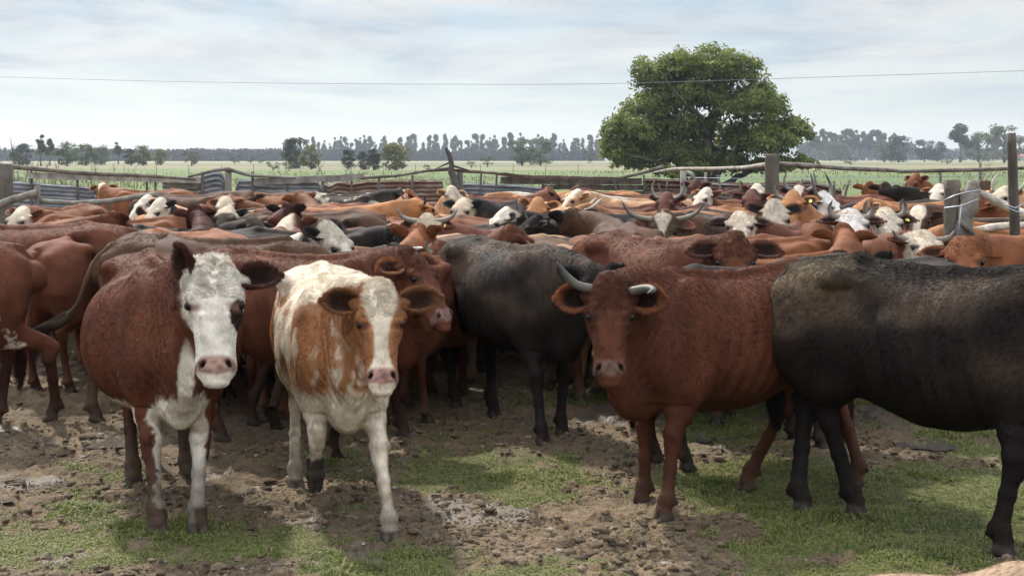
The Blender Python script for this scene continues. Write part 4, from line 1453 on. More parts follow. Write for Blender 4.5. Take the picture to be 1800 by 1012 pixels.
def cow_mesh(sp):
    h = sp['vox']
    pol = sp['poll']; S, L, N = sp['S'], sp['L'], sp['N']; hs = sp['hs']
    muz = pol + S * .56 * hs
    xs = [1.02, pol[0] + .22, muz[0] + .18]; ys = [pol[1] - .26, muz[1] - .2, -.47]; ye = [pol[1] + .26, muz[1] + .2, .47]
    zmax = max(1.45, pol[2] + .15)
    fx = [f[0] for f in sp['feet']]
    Fd = Field((min(-.98, min(fx) - .25), min(ys), -.02), (max(xs + [max(fx) + .2]), max(ye), zmax), h)
    bw, bd, lean = sp.get('belly', 1.0), sp.get('drop', 0.0), sp.get('lean', 0.0)
    T = [(-.90, .085, 1.17, 1.00), (-.86, .15, 1.235, .90), (-.78, .205, 1.275, .80), (-.62, .245, 1.315, .70), (-.45, .262, 1.335, .655),
         (-.25, .285, 1.315, .60 - bd * .5), (-.02, .325, 1.290, .545 - bd), (.20, .325, 1.285, .545 - bd), (.38, .285, 1.30, .575 - bd * .5),
         (.52, .245, 1.325, .60), (.66, .205, 1.30, .625), (.78, .165, 1.22, .66), (.88, .10, 1.08, .74)]
    T = np.array(T)
    wb = np.exp(-((T[:, 0] - .05) / .36) ** 2)
    T[:, 1] *= 1 + (bw - 1) * wb - lean * .10
    A = np.array([[1, 0, 0], [0, 1, 0], [0, 0, 1.]])
    Fd.loft((0, 0, 0), A, T, k=.05, n=2.12)
    # spine, hooks, pins, hollow
    Fd.seg((-.82, 0, 1.262), (-.42, 0, 1.325), .030, .04, .045, .04, k=.05)
    Fd.seg((-.42, 0, 1.318), (.10, 0, 1.282), .030, .035, .030, .035, k=.05)
    Fd.seg((.10, 0, 1.282), (.50, 0, 1.318), .030, .035, .035, .04, k=.05)
    for sg in (-1, 1):
        if sp.get('hook', 1):
          Fd.ell((-.43, (.225 + .02 * lean) * sg, 1.25), (.075, .06, .048), k=.06)
        Fd.ell((-.83, .10 * sg, 1.16), (.05, .045, .05), k=.05)
        Fd.ell((-.27, .305 * sg, 1.17), (.115, .07 + .03 * lean, .095), k=.09, op='-')
        Fd.ell((-.64, .265 * sg, 1.21), (.10, .045 + .015 * lean, .065), k=.07, op='-')
        Mx = np.array([[.93, 0, .36], [0, 1, 0], [-.36, 0, .93]])
        Fd.ell((.56, .165 * sg, 1.02), (.145, .085, .29), Mx, k=.07)
        Fd.ell((.66, .15 * sg, .84), (.10, .09, .12), k=.06)
    Fd.ell((.74, 0, .66), (.15, .105, .14), k=.08)         # brisket
    # neck
    bas = np.array([.60, 0, 1.06]); end = pol + hs * (S * .085 - N * .075)
    ctl = (bas + end) / 2 + np.array([.05, 0, .05 if end[2] > 1.1 else 0.02])
    ctl[1] = end[1] * .30
    if sp.get('nctl') is not None:
        ctl = np.asarray(sp['nctl'], float)
    C = bez(bas, ctl, end, 8)
    for i in range(7):
        t0, t1 = i / 7, (i + 1) / 7
        wv = lambda t: (np.interp(t, [0, .5, .85, 1], [.155, .118, .098, .088]) * sp.get('neckw', 1), np.interp(t, [0, .5, .85, 1], [.275, .205, .155, .120]))
        (w0, h0), (w1, h1) = wv(t0), wv(t1)
        lat = np.array([0, 1., 0]) * (1 - t0) + L * t0
        Fd.seg(C[i], C[i + 1], w0, h0, w1, h1, lat=lat, k=.05)
    thr = pol + hs * (S * .20 - N * .155)
    D = bez((.80, 0, .70), (C[4] + [0.02, 0, -.24]), thr, 6)
    for i in range(5):
        Fd.seg(D[i], D[i + 1], .034, .075, .030, .06, lat=(0, 1, 0) if i < 3 else L, k=.07)
    # head
    H = [(-.045, .045, .00, -.075), (-.02, .078, .028, -.11), (.03, .098, .046, -.125), (.09, .108, .055, -.145), (.15, .112, .058, -.170), (.20, .108, .056, -.182),
         (.26, .090, .052, -.170), (.33, .085, .046, -.140), (.40, .080, .042, -.118), (.445, .083, .038, -.104), (.49, .087, .028, -.094), (.525, .074, .012, -.082), (.548, .050, -.012, -.062)]
    H = np.array(H) * hs
    H[:, 1] *= sp.get('headw', 1.0)
    Fd.loft(pol, np.array([S, L, N]), H, k=.035, n=2.45)

    def hp(s_, l_, n_):
        return pol + hs * (S * s_ + L * l_ + N * n_)
    HM = np.array([S, L, N])
    for sg in (-1, 1):
        Fd.ell(hp(.156, .104 * sg, .020), np.array([.042, .031, .036]) * hs, HM, k=.03 * hs)      # brow
        Fd.ell(hp(.212, .098 * sg, .004), np.array([.030, .020, .022]) * hs, HM, k=.02 * hs)
        Fd.ell(hp(.16, .092 * sg, -.11), np.array([.085, .03, .06]) * hs, HM, k=.04 * hs)    # cheek
        Fd.ell(hp(.185, .122 * sg, .012), np.array([.020, .014, .014]) * hs, HM, k=.012 * hs, op='-')  # eye socket
        Fd.seg(hp(.245, .060 * sg, .045), hp(.36, .046 * sg, .035), .014, .010, .012, .010, lat=L, k=.02)
        Fd.ell(hp(.468, .054 * sg, .020), np.array([.032, .026, .022]) * hs, HM, k=.02 * hs)
        if h < .016:
            Fd.ell(hp(.476, .060 * sg, .034), np.array([.026, .0115, .028]) * hs, np.array([nrm(S + L * sg * .75), nrm(L - S * sg * .75), N]), k=.008, op='-')
        Fd.seg(hp(.055, .075 * sg, -.05), hp(.055, .125 * sg, -.055), .035, .035, .03, .03, lat=N, k=.03)
        if h < .016:
            Fd.seg(hp(.525, .01 * sg, -.035), hp(.455, .072 * sg, -.062), .004, .006, .004, .006, lat=L, k=.012, op='-')
    Fd.ell(hp(-.035, 0, -.03), np.array([.030, .055, .045]) * hs, HM, k=.04)
    Fd.ell(hp(.50, 0, -.075), np.array([.035, .045, .025]) * hs, HM, k=.02)     # chin
    # legs: feet order front left, front right, hind left, hind right
    for i, sg in ((0, 1), (1, -1)):
        leg_front(Fd, sp, sp['feet'][i], sg, sp.get('joints', {}).get(i))
    for i, sg in ((2, 1), (3, -1)):
        leg_hind(Fd, sp, sp['feet'][i], sg)
    if sp.get('udder', 0):
        Fd.ell((-.50, 0, .60), (.16, .12, .11), k=.06)
        if h < .016:
            for x, y in ((-.42, .06), (-.42, -.06), (-.55, .06), (-.55, -.06)):
                Fd.seg((x, y, .53), (x, y, .46), .016, .016, .011, .011, k=.02)
    g = Fd.ax[2]
    Fd.F = np.maximum(Fd.F, (-g)[None, None].astype(np.float32) + np.float32(0.0))
    V, Q = Fd.nets()
    # gentle smoothing + skin relief
    for _ in range(1):
        Av = np.zeros_like(V); cn = np.bincount(Q.ravel(), minlength=len(V)) * 1.0
        cen = V[Q].mean(1)
        for c in range(3):
            for j in range(4):
                Av[:, c] += np.bincount(Q[:, j], cen[:, c], len(V))
        Av /= np.maximum(cn, 1)[:, None]
        V = V * .5 + Av * .5
    Nn = vnormals(V, Q)
    s, l, n = to_head(V, sp)
    body = sstep(.62, .75, V[:, 2]) * ((s < -.08) | (s > .62) | (np.abs(l) > .2) | (n < -.24))
    dis = (fbm(V, 3.5, 2, sp['seed'] + 30) - .5) * .026 * body + (fbm(V, 10, 2, sp['seed'] + 31) - .5) * sp.get('relief', .004) * body
    ribs = np.sin((V[:, 0] + V[:, 2] * .25) * 2 * np.pi / .085) * .0035 * sstep(-.22, -.05, V[:, 0]) * sstep(.42, .30, V[:, 0]) * sstep(.18, .24, np.abs(V[:, 1])) * sp.get('ribs', .6)
    # neck folds
    fold = np.sin((V @ nrm([.8, 0, .35])) * 2 * np.pi / .045 + 4 * vnoise(V * 6, 3)) * .0014 * sstep(.66, .8, V[:, 0]) * body
    V = V + Nn * (dis + ribs + fold)[:, None]
    return V, Q


HORN = {   # paths in head coordinates (s, l, n) for the left side
    'curl': [(.03, .085, -.04), (.00, .17, -.03), (-.06, .20, .02), (-.10, .17, .07)],
    'stub': [(.02, .085, -.035), (-.01, .15, .00), (.03, .185, .05), (.06, .18, .08)],
    'up': [(.03, .08, -.04), (.01, .18, -.04), (-.10, .235, -.03), (-.26, .215, .02)],
    'wide': [(.02, .08, -.04), (.0, .20, -.04), (-.04, .31, -.02), (-.14, .37, .03)],
    'lyre': [(.03, .08, -.04), (.0, .17, -.03), (-.11, .22, .02), (-.26, .17, .05)],
    'low': [(.03, .085, -.04), (.02, .17, .0), (.05, .20, .06), (.08, .165, .11)],
    'red_r': [(.015, .085, -.03), (.0, .16, -.02), (-.045, .205, .0), (-.085, .235, .02)],
}


def make_cow(sp, label, group='cattle herded in the corral'):
    """sp: loc (x,y), head(ing) degrees, size, coat, poll, faz, fpitch ... ; returns the root"""
    sp.setdefault('seed', 1); sp.setdefault('hs', 1.0); sp.setdefault('vox', .018)
    sp['poll'] = np.asarray(sp['poll'], float)
    sp['S'], sp['L'], sp['N'] = head_frame(sp['faz'], sp['fpitch'], sp.get('froll', 0))
    sp.setdefault('feet', [(.60, .15, 0), (.56, -.15, 0), (-.64, .15, 0), (-.70, -.15, 0)])
    sp.setdefault('ears', [(.05, .05, .25, .215)] * 2)
    V, Q = cow_mesh(sp)
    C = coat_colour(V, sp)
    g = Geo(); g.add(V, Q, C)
    fine = sp['vox'] < .016
    for sg in (1, -1):
        ev, eq, ec = ear_geo(sp, sg, *((15, 13) if fine else (8, 7)))
        g.add(ev, eq, ec)
    # tail
    tl = np.array(sp.get('tail', [(-.84, 0, 1.235), (-.93, 0, 1.17), (-.955, 0, .95), (-.93, .01, .70), (-.92, .01, .52), (-.93, .0, .36)]), float)
    tt = np.linspace(0, len(tl) - 1, 22 if fine else 12)
    tp = np.stack([np.interp(tt, np.arange(len(tl)), tl[:, i]) for i in range(3)], 1)
    for _ in range(2):
        tp[1:-1] = (tp[:-2] + 2 * tp[1:-1] + tp[2:]) / 4
    u = np.linspace(0, 1, len(tp))
    tr = np.interp(u, [0, .08, .3, .62, .72, .88, 1], [.042, .033, .024, .017, .030, .038, .008])
    cb = COAT[sp['coat']]
    tcol = mixc(np.tile(cb['base'], (len(tp), 1)), sp.get('tailcol', cb['dark']), sstep(.4, .7, u))
    g.tube(tp, tr, tcol, n=10 if fine else 6, rough=.12)
    root = empty('cow', (sp['loc'][0], sp['loc'][1], sp.get('z', -.018)), R(sp['head']), sp.get('size', 1.0))
    tag(root, label, 'cow', group)
    body = g.build('body', M_HIDE, root)
    S, L, N, pol, hs = sp['S'], sp['L'], sp['N'], sp['poll'], sp['hs']

    def hp(s_, l_, n_):
        return pol + hs * (S * s_ + L * l_ + N * n_)
    HM = np.array([S, L, N]).T
    for sg in (1, -1):
        if sp.get('eyes', True):
            e = Geo().ball(hp(.187, .1085 * sg * sp.get('headw', 1.0), .018), np.array([.024, .020, .023]) * hs, 14 if fine else 7, 10 if fine else 5, HM, (.010, .007, .006))
            e.build('eye', M_EYE, root)
    hk = sp.get('horn')
    if hk:
        hk = hk if isinstance(hk, (tuple, list)) else (hk, hk)
        hl = sp.get('hornlen', 1.0)
        for sg, kk in ((1, hk[0]), (-1, hk[1])):
            if not kk:
                continue
            p = np.array(HORN[kk], float)
            p = p[0] + (p - p[0]) * hl
            q = np.array([hp(a, b * sg, c) for a, b, c in p])
            t = np.linspace(0, 3, 15)
            pp = np.stack([np.interp(t, range(4), q[:, i]) for i in range(3)], 1)
            for _ in range(3):
                pp[1:-1] = (pp[:-2] + 2 * pp[1:-1] + pp[2:]) / 4
            u = np.linspace(0, 1, 15)
            rr = .0265 * np.interp(u, [0, .1, .5, .85, 1], [1.05, 1, .8, .42, .08]) * sp.get('hornr', 1)
            hc = mixc(np.tile(sp.get('horncol', (.16, .145, .115)), (15, 1)), sp.get('horntip', (.05, .042, .036)), sstep(.35, .9, u))
            Geo().tube(pp, rr, hc, n=10, rough=.05).build('horn', M_HORN, root)
    for (which, tcol_) in sp.get('tags', ()):
        base, ax, op, wd, ln, W = sp['earinfo'][which]
        c = base + ax * ln * .52 + op * .006 - wd * W * .15
        tg = Geo()
        M3 = np.array([ax, wd, op]).T
        tg.box(c - wd * .022, (.016, .024, .002), M3, tcol_)
        tg.ball(c, (.008, .008, .006), 8, 5, M3, tuple(np.asarray(tcol_) * .6))
        tg.build('ear_tag', M_TAG, root, smooth=False)
    if sp.get('fur', 0):
        fur(sp, V, Q, C, root, g)
    return root


def fur(sp, V, Q, C, root, g):
    rng = np.random.default_rng(sp['seed'] + 77)
    nQ = len(Q)
    # add ears
    EV = np.concatenate(g.V[1:3]); EC = np.concatenate(g.C[1:3])
    a = V[Q[:, 0]]; b = V[Q[:, 1]]; c = V[Q[:, 2]]; d = V[Q[:, 3]]
    nrmq = np.cross(c - a, d - b); ar = np.linalg.norm(nrmq, axis=1) * .5
    cen = (a + b + c + d) / 4
    s, l, n = to_head(cen, sp)
    hd = (s > -.1) & (s < .6) & (np.abs(l) < .2) & (n > -.26)
    wgt = ar * np.where(hd, 2.6, sp.get('furbody', 1.0)) * np.where(cen[:, 2] < .09, 0, 1) * np.where(hd & (s > .44) & (s < .52) & (n > -.05) & (np.abs(l) < .068), .0, 1)
    # only where the camera side of the world could see it: everything above the belly line
    N_ = sp['fur']
    idx = rng.choice(nQ, N_, p=wgt / wgt.sum())
    u, v = rng.random((2, N_, 1))
    P = (a[idx] * (1 - u) + b[idx] * u) * (1 - v) + (d[idx] * (1 - u) + c[idx] * u) * v
    Nr = nrmq[idx] / (np.linalg.norm(nrmq[idx], axis=1)[:, None] + 1e-9)
    col = coat_colour(P, sp)
    s, l, n = to_head(P, sp)
    head = (s > -.12) & (s < .6) & (np.abs(l) < .2) & (n > -.26)
    S, L, Nh = sp['S'], sp['L'], sp['N']
    flow = np.tile(np.array([-.75, 0, -.65]), (N_, 1))
    low = sstep(.75, .45, P[:, 2])[:, None]
    flow = flow * (1 - low) + np.array([-.1, 0, -1.]) * low
    # whorl on the forehead at s=.17; hair runs away from it
    hv = (S * (s[:, None] - .17) + L * l[:, None]); hv /= np.linalg.norm(hv, axis=1)[:, None] + 1e-6
    flow = np.where(head[:, None], hv + S * .35, flow)
    curl = np.stack([vnoise(P * 34, 41), vnoise(P * 34, 42), vnoise(P * 34, 43)], 1) - .5
    pollm = (head & (s < .16)).astype(float)
    wav = np.stack([vnoise(P * 9, 51), vnoise(P * 9, 52), vnoise(P * 9, 53)], 1) - .5
    flow = flow + wav * 1.1 + curl * (0.4 + 1.0 * pollm)[:, None] * sp.get('curl', 1.0)
    flow -= Nr * (flow * Nr).sum(1)[:, None]
    flow /= np.linalg.norm(flow, axis=1)[:, None] + 1e-6
    lift = np.where(head, .24, .22) + .12 * pollm + rng.random(N_) * .18
    ln = (np.where(head, .012, .018) + .008 * pollm + .006 * sstep(1.2, 1.3, P[:, 2])) * (0.6 + .8 * rng.random(N_)) * sp.get('furlen', 1.0)
    jit = (rng.random((N_, 3)) - .5) * .28
    D = flow * np.cos(lift)[:, None] + Nr * np.sin(lift)[:, None] + jit
    D /= np.linalg.norm(D, axis=1)[:, None]
    grav = np.array([0, 0, -.25])
    P0 = P - Nr * .002
    P1 = P0 + D * (ln * .5)[:, None]
    D2 = D - Nr * .35 + grav * .5 + curl * (.9 * pollm)[:, None]; D2 /= np.linalg.norm(D2, axis=1)[:, None]
    P2 = P1 + D2 * (ln * .5)[:, None]
    col = col * (.66 + .70 * rng.random((N_, 1)) ** 1.3)
    # ear fringe
    ne = sp['fur'] // 14 if sp['vox'] < .012 else sp['fur'] // 22
    E0, Ed, Ec, El = [], [], [], []
    for k, (base, ax, op, wd, lnn, W) in enumerate(sp['earinfo'][:2]):
        ev, ec = g.V[1 + k], g.C[1 + k]
        j = rng.integers(0, len(ev), ne)
        p = ev[j] + (rng.random((ne, 3)) - .5) * .014
        dd = ax * .55 + op * .25 + (p - base - ax * ((p - base) @ ax)[:, None]) * 14 + (rng.random((ne, 3)) - .5) * .9
        dd /= np.linalg.norm(dd, axis=1)[:, None]
        E0.append(p); Ed.append(dd); Ec.append(ec[j] * (.7 + .6 * rng.random((ne, 1)))); El.append((.010 + .016 * rng.random(ne)) * (1 if sp['vox'] < .012 else .6))
    E0 = np.concatenate(E0); Ed = np.concatenate(Ed); Ec = np.concatenate(Ec); El = np.concatenate(El)
    # tail switch
    tl = g.V[3]; nt_ = sp['fur'] // 30
    k0 = int(len(tl) * .68)
    j = rng.integers(k0, len(tl), nt_)
    tp = tl[j]; td = nrm(tl[-12] - tl[int(len(tl) * .7)])[None] + (rng.random((nt_, 3)) - .5) * .35
    tcl = g.C[3][j] * (.7 + .6 * rng.random((nt_, 1))); tln = .05 + .09 * rng.random(nt_)
    A0 = np.concatenate([P0, E0, tp]); A1 = np.concatenate([P1, E0 + Ed * El[:, None] * .5, tp + td * tln[:, None] * .5])
    A2 = np.concatenate([P2, E0 + Ed * El[:, None] + [0, 0, -.002], tp + (td + [0, 0, -.15]) * tln[:, None]])
    CC = np.concatenate([col, Ec, tcl])
    n_ = len(A0)
    hc = bpy.data.hair_curves.new('coat_hair')
    hc.add_curves([3] * n_)
    pos = np.stack([A0, A1, A2], 1).reshape(-1, 3).astype(np.float32)
    hc.attributes['position'].data.foreach_set('vector', pos.ravel()) if 'position' in hc.attributes else None
    rad = np.tile(np.array([.0010, .0008, .0003], np.float32) * sp.get('furr', 1.0), n_)
    ra = hc.attributes.get('radius') or hc.attributes.new('radius', 'FLOAT', 'POINT')
    ra.data.foreach_set('value', rad)
    ca = hc.attributes.new('Col', 'FLOAT_COLOR', 'CURVE')
    cc4 = np.ones((n_, 4), np.float32); cc4[:, :3] = CC
    ca.data.foreach_set('color', cc4.ravel())
    hc.materials.append(M_FUR)
    o = bpy.data.objects.new('coat_hair', hc)
    link(o, root)
# ------------------------------------------------------------------ the cattle standing in front
def w2m(sp, w):
    """world point to the cow's own frame"""
    a = R(sp['head']); s = sp.get('size', 1.0)
    d = np.asarray(w, float) - np.array([sp['loc'][0], sp['loc'][1], 0])
    c, sn = math.cos(a), math.sin(a)
    return np.array([c * d[0] + sn * d[1], -sn * d[0] + c * d[1], d[2]]) / s


def hero(label, loc, head, poll, faz, fpitch, feet=None, **kw):
    """loc (x, y) ; head = heading in world degrees ; poll = (px, py, Y) ; faz = world degrees the face points to; feet = pixel points or model points"""
    sp = dict(loc=loc, head=head, vox=.0100, fur=150000, furr=.72)
    sp.update(kw)
    sp['poll'] = w2m(sp, at(*poll))
    sp['faz'] = R(faz - head); sp['fpitch'] = R(fpitch)
    if feet:
        ff = []
        for f in feet:
            if len(f) == 2:
                q = w2m(sp, gnd(*f)); q[2] = 0
                ff.append(tuple(q))
            else:
                ff.append(f)
        sp['feet'] = ff
    print(label[:30], 'poll', sp['poll'].round(2), 'feet', [np.round(f, 2) for f in sp.get('feet', [])])
    return make_cow(sp, label)


SHOW = None
# 1 Hereford, front left
hero('red-brown cow with a curly all-white face looking at the camera, front left', (-1.93, 7.60), -69, (377, 466, 6.62), -79, 22,
     [(349, 932), (277, 934), (330, 842), (236, 852)], coat='red', pat=('face', 'underline', 'brisket', 'eyepatch'), muzzle=(.33, .215, .17), headw=1.14, hs=1.0,
     belly=1.34, drop=.04, ears=[(.22, .05, .35, .215), (2.3, -.1, 0, .215, 2.2)], earcol=(.06, .025, .018), earin=(.03, .015, .012), seed=11, thr=.05, lid=(.22, .12, .09), size=.99, legw=1.08, mud=.85, mudtop=.55)
# 2 white and ginger heifer, walking
hero('young white cow with ginger streaks and a white blaze, walking with one front hoof lifted', (-1.00, 7.62), -76, (667, 508, 6.60), -82, 24,
     [(686, 946), (.60, -.15, 0), (668, 842), (520, 854)], coat='orange', pat=('roan', 'blaze'), muzzle=(.34, .19, .165), headw=1.05, hs=.93, belly=1.0,
     joints={1: ((.70, -.16, .50), (.545, -.155, .33), (-.12, 0, -1))}, ears=[(.12, .12, .2, .235), (.10, .12, .1, .215)], earcol=(.17, .078, .034), earin=(.05, .024, .016), seed=22,
     size=.93, wcol=(.66, .575, .45), mud=.6, mudtop=.42, legdark=.0, spots=[(.56, -.155, .27, .115, (.055, .045, .036)), (.50, -.155, .18, .10, (.055, .045, .036))], legw=1.0, furlen=1.1, eardroop=.3, lid=(.10, .045, .03))
# 3 red horned cow
hero('chestnut red cow with one long pale horn and broad furry ears, looking at the camera', (1.24, 7.62), 214, (1072, 496, 6.95), -93, 24,
     [(1163, 913), (1124, 888), (1310, 858), (1500, 852)], coat='red', tone=.95, horncol=(.085, .078, .060), muzzle=(.135, .080, .058), headw=1.08, hs=.95, belly=1.06, drop=.02, udder=1, seed=33,
     horn=('low', 'red_r'), hornlen=1.4, ears=[(-.02, .02, -.15, .20), (-.02, .02, -.15, .195)], earcol=(.20, .075, .033), earin=(.022, .011, .008), size=.95, mud=.35, eardroop=.25, legdark=.35)
# 4 black cow, right
hero('big black cow with dusty brown flank, side on, cut off by the right edge', (2.13, 6.98), -42, (2010, 470, 6.0), -40, 35,
     [(.67, .15, 0), (1768, 972), (1415, 895), (1508, 900)], coat='black', seed=44, belly=1.12, drop=.03, size=1.0, mud=.12, fur=200000, rusty=1.0,
     muds=[(-.82, 0, 1.15, .34), (-.88, -.1, 1.0, .25), (-.55, -.2, 1.30, .25)], legw=1.12, ribs=.8, lean=.8, tail=[(-.84, 0, 1.235), (-.93, 0, 1.17), (-.96, .03, .95), (-.97, .05, .80), (-.98, .06, .66), (-.98, .07, .50)])
# 5 black cow, centre
hero('dark brown-black cow standing side on behind the chestnut horned cow', (-.02, 9.75), -60, (1050, 478, 8.75), -78, 35,
     [(990, 764), (956, 780), (870, 732), (803, 716)], coat='black', seed=55, size=.96, mud=.15, ears=[(1.4, 0, .3, .19), (.9, .1, .3, .19)], earcol=(.03, .026, .025), tags=((0, (.65, .55, .05)),), rusty=1.0, fur=80000, belly=1.1)
# 6 red cow behind the two front ones
hero('red-brown cow with its head turned right behind the blazed heifer', (-1.42, 9.1), -12, (722, 445, 8.75), -38, 36,
     [(712, 765), (592, 806), (446, 743), (392, 772)], coat='red', seed=66, size=.94, mud=.3, hs=1.0, ears=[(.15, .1, .3, .20), (.05, .05, .3, .20)], earcol=(.22, .085, .038), earin=(.05, .022, .016), muzzle=(.19, .11, .09), fur=80000, belly=1.1, drop=.05, legdark=.9)
# 7 dark rump with a swishing tail
hero('dark brown cow flicking its tail out to the left', (-2.12, 10.1), -4, (580, 560, 9.7), 10, 40,
     [(486, 752), (446, 742), (250, 742), (172, 738)], coat='brown', rusty=.3, seed=77, size=.97, mud=.3, fur=50000, tailcol=(.05, .035, .025),
     tail=[(-.82, 0, 1.26), (-.93, -.05, 1.17), (-1.0, -.1, 1.0), (-1.05, -.12, .84), (-1.17, -.12, .70), (-1.36, -.1, .655)])
# 8 partial cow at the left edge
hero('chestnut and white cow at the left edge, mostly out of the picture', (-4.16, 9.35), 196, (-260, 470, 8.6), 200, 40,
     [(.56, .15, 0), (.6, -.15, 0), (88, 736), (-.60, -.15, 0)], coat='red', pat=('patch',), patches=[(-.45, .2, .60, .26)], tail=[(-.84, 0, 1.235), (-.90, -.06, 1.17), (-.86, -.14, .95), (-.80, -.2, .70), (-.80, -.2, .52), (-.8, -.2, .36)], seed=88, size=.98, mud=.2, fur=50000, legdark=1.0, belly=1.1)
# 9 dark red cow with a white flank patch
hero('large maroon cow with a ragged white patch on its flank, side on at far left', (-3.93, 11.5), 178, (-120, 380, 11.0), 185, 40,
     None, coat='red', pat=('patch', ), patches=[(.28, .25, .84, .13), (.62, .15, 1.28, .07)], seed=99, size=.99, mud=.2, fur=45000, vox=.013)
# 10 red cow with dark face
hero('red cow with a dark maroon face peering over the chestnut horned cow', (1.02, 10.1), -58, (1292, 418, 9.3), -96, 34,
     None, coat='red', seed=110, size=.97, hs=1.02, headw=1.05, ears=[(.0, .1, .25, .215), (.0, .1, .25, .215)], earcol=(.09, .035, .022), earin=(.03, .015, .012), fur=80000, belly=1.05)
# 11 tan back at the bottom right corner
hero('pale tan back of an animal at the bottom right corner of the picture', (1.12, 2.0), 6, (3000, 1200, 2.3), 10, 40,
     None, coat='fawn', tone=.72, seed=120, size=.934, hook=0, fur=160000, furr=.45, vox=.010, furlen=.55, lean=.2)
# ------------------------------------------------------------------ the herd behind
HERD = []


def B(label, px, top, head, coat, hp=None, faz=None, fp=38, **kw):
    """body row: trunk centre pixel column, back-line pixel row, world heading (0 right, 90 away, 270 towards us)"""
    size = kw.pop('size', .96)
    Y = FPX * (CAMH - 1.372 * size) / (top + 1 - 278) * kw.pop('yk', 1.0)
    X = (px - 900) / FPX * Y
    HERD.append(dict(label=label, p=np.array([X, Y]), head=head, coat=coat, size=size, hp=hp, faz=faz, fp=fp, kw=kw))


def F(label, px, py, Y, faz, fp, head, coat, **kw):
    """head row: poll pixel, depth of the poll"""
    size = kw.pop('size', .97)
    w = at(px, py, Y)
    d = np.array([math.cos(R(head)), math.sin(R(head))])
    p = w[:2] - d * 1.10 * size
    kw['isF'] = 1
    HERD.append(dict(label=label, p=p, head=head, coat=coat, size=size, hp=(px, py), faz=faz, fp=fp, kw=kw))


W = ('face',)
wrg = np.random.default_rng(31)
# far left, along the fence
B('light brown cow with a mottled white face, side on against the left fence planks', 268, 327.5, 184, 'rust', (181, 322), 262, 30, pat=('star',), tag=0)
B('small black cow standing behind the wooden fence post', 400, 346, 180, 'black', None)
B('black cow with low head in front of the grey corrugated sheets', 448, 331, 182, 'char', (420, 345), 190)
B('ginger cow with bony hips under the second grey plank', 500, 333, 184, 'rust', None)
F('cow with brown head raised in front of the black one near the fence', 437, 338, 22, 250, 45, 350, 'brown')
B('long backed orange cow in the third row from the left fence', 395, 352, 2, 'orange', (545, 372), 330)
B('reddish cow with tail hanging at its right end near rusty sheets', 505, 343, 182, 'rust', (408, 352), 200)
F('cow with a white face and dark eye patch tilted left, upper of two', 255, 346, 17.5, 215, 35, 200, 'tan', pat=W, muzzle=(.06, .04, .035), eyep=1)
F('cow with a narrow white face just below another white face', 279, 352, 16.4, 235, 32, 215, 'black', pat=W, muzzle=(.05, .04, .035), earcol=(.03, .02, .02))
B('black cow hidden between white faced cow and orange long back', 330, 372, 10, 'black', None)
F('small white faced cow with a pinkish brow behind the long orange back', 397, 349, 19.5, 265, 40, 90 + 180, 'rust', pat=W)
B('maroon cow with a dark upright horn at the far left edge', 88, 364, 176, 'red', (8, 362), 215, 40, horn='up', hornlen=.9)
B('red cow behind the pole at the left', 20, 372, 170, 'rust', None)
B('sandy cow with its back showing beside the blue grey sheet', 160, 360, 4, 'orange', None)
B('rusty brown cow with a tufted head seen from behind', 105, 376, 175, 'rust', (34, 384), 200)
F('brown cow with one big ear stood straight up beyond the maroon cow', 212, 374, 13.4, 60, 30, 20, 'red', ears=[(1.0, 0, .3, .20), (1.2, -.2, .3, .21)])
B('dull brown cow half hidden behind a curly brown poll', 255, 368, 30, 'rust', None)
F('white topped head just showing over the pole at left', 38, 368, 15.5, 250, 40, 250, 'rust', pat=W)
F('curly headed maroon cow with yellow tag in its left pricked ear', 345, 363, 14.2, 75, 38, 60, 'maroon', ears=[(.15, 0, .2, .2), (.5, 0, .2, .2)], tags=((0, (.62, .50, .06)),))
B('ginger cow in front of the curly maroon head', 320, 383, 12, 'rust', None)
F('black faced cow with a shaggy white poll', 400, 367, 14.0, 262, 48, 270, 'black', pat=('crestpoll',), ears=[(1.2, 0, .3, .18), (.3, 0, .3, .18)])
F('maroon head with black ears above a pale crest', 507, 361, 15.0, 85, 40, 70, 'maroon', ears=[(.9, 0, .2, .2), (1.3, 0, .2, .2)], earcol=(.03, .02, .018))
B('red cow with a broad white strip along its back', 512, 378, 100, 'red', (515, 382), 95, 35, pat=('crestall',), tags=((0, (.62, .50, .06)),))
B('brown cow with rump to the right behind the curly white head', 600, 366, 186, 'brown', None, low=1)
B('dusty brown cow behind the flicking tail', 330, 397, 118, 'brown', None)
B('ginger brown cow turned away beside the smooth black one', 372, 389, 130, 'rust', None)
B('smooth black cow side on behind the curly white head', 455, 391, 2, 'black', (560, 402), 350, rusty=.1)
F('black cow with a curly white face bent to the right', 582, 398, 10.6, -28, 30, -36, 'black', pat=('face', 'crestall'), size=.90, ears=[(1.2, 0, .3, .2), (.5, 0, .3, .2)], earcol=(.03, .025, .025), fur=26000, hs=1.1)
B('long red cow running behind the curly white head', 500, 387, 4, 'rust', None, low=1, yk=1.05)
B('red cow with a fuzzy topline left of the horned white face', 640, 386, 2, 'red', None, low=1)
B('dark black brown cow with its neck lowered to the right', 625, 401, -4, 'black', (700, 434), -30, 40, horn=('low', 'low'), horntip=(.5, .48, .42), rusty=.6)
F('ginger brown head with one rounded ear in front of the wide horns', 737, 398, 11.2, 80, 42, 40, 'rust', ears=[(.9, 0, .2, .2), (1.3, 0, .3, .2)])
F('white faced cow with wide thick grey horns', 745, 377, 12.6, 266, 40, 262, 'red', pat=W, horn='wide', hornr=1.3, hornlen=.85, ears=[(-.05, .1, .3, .2), (-.05, .1, .3, .2)], tags=((0, (.62, .50, .12)),), horntip=(.12, .10, .09))
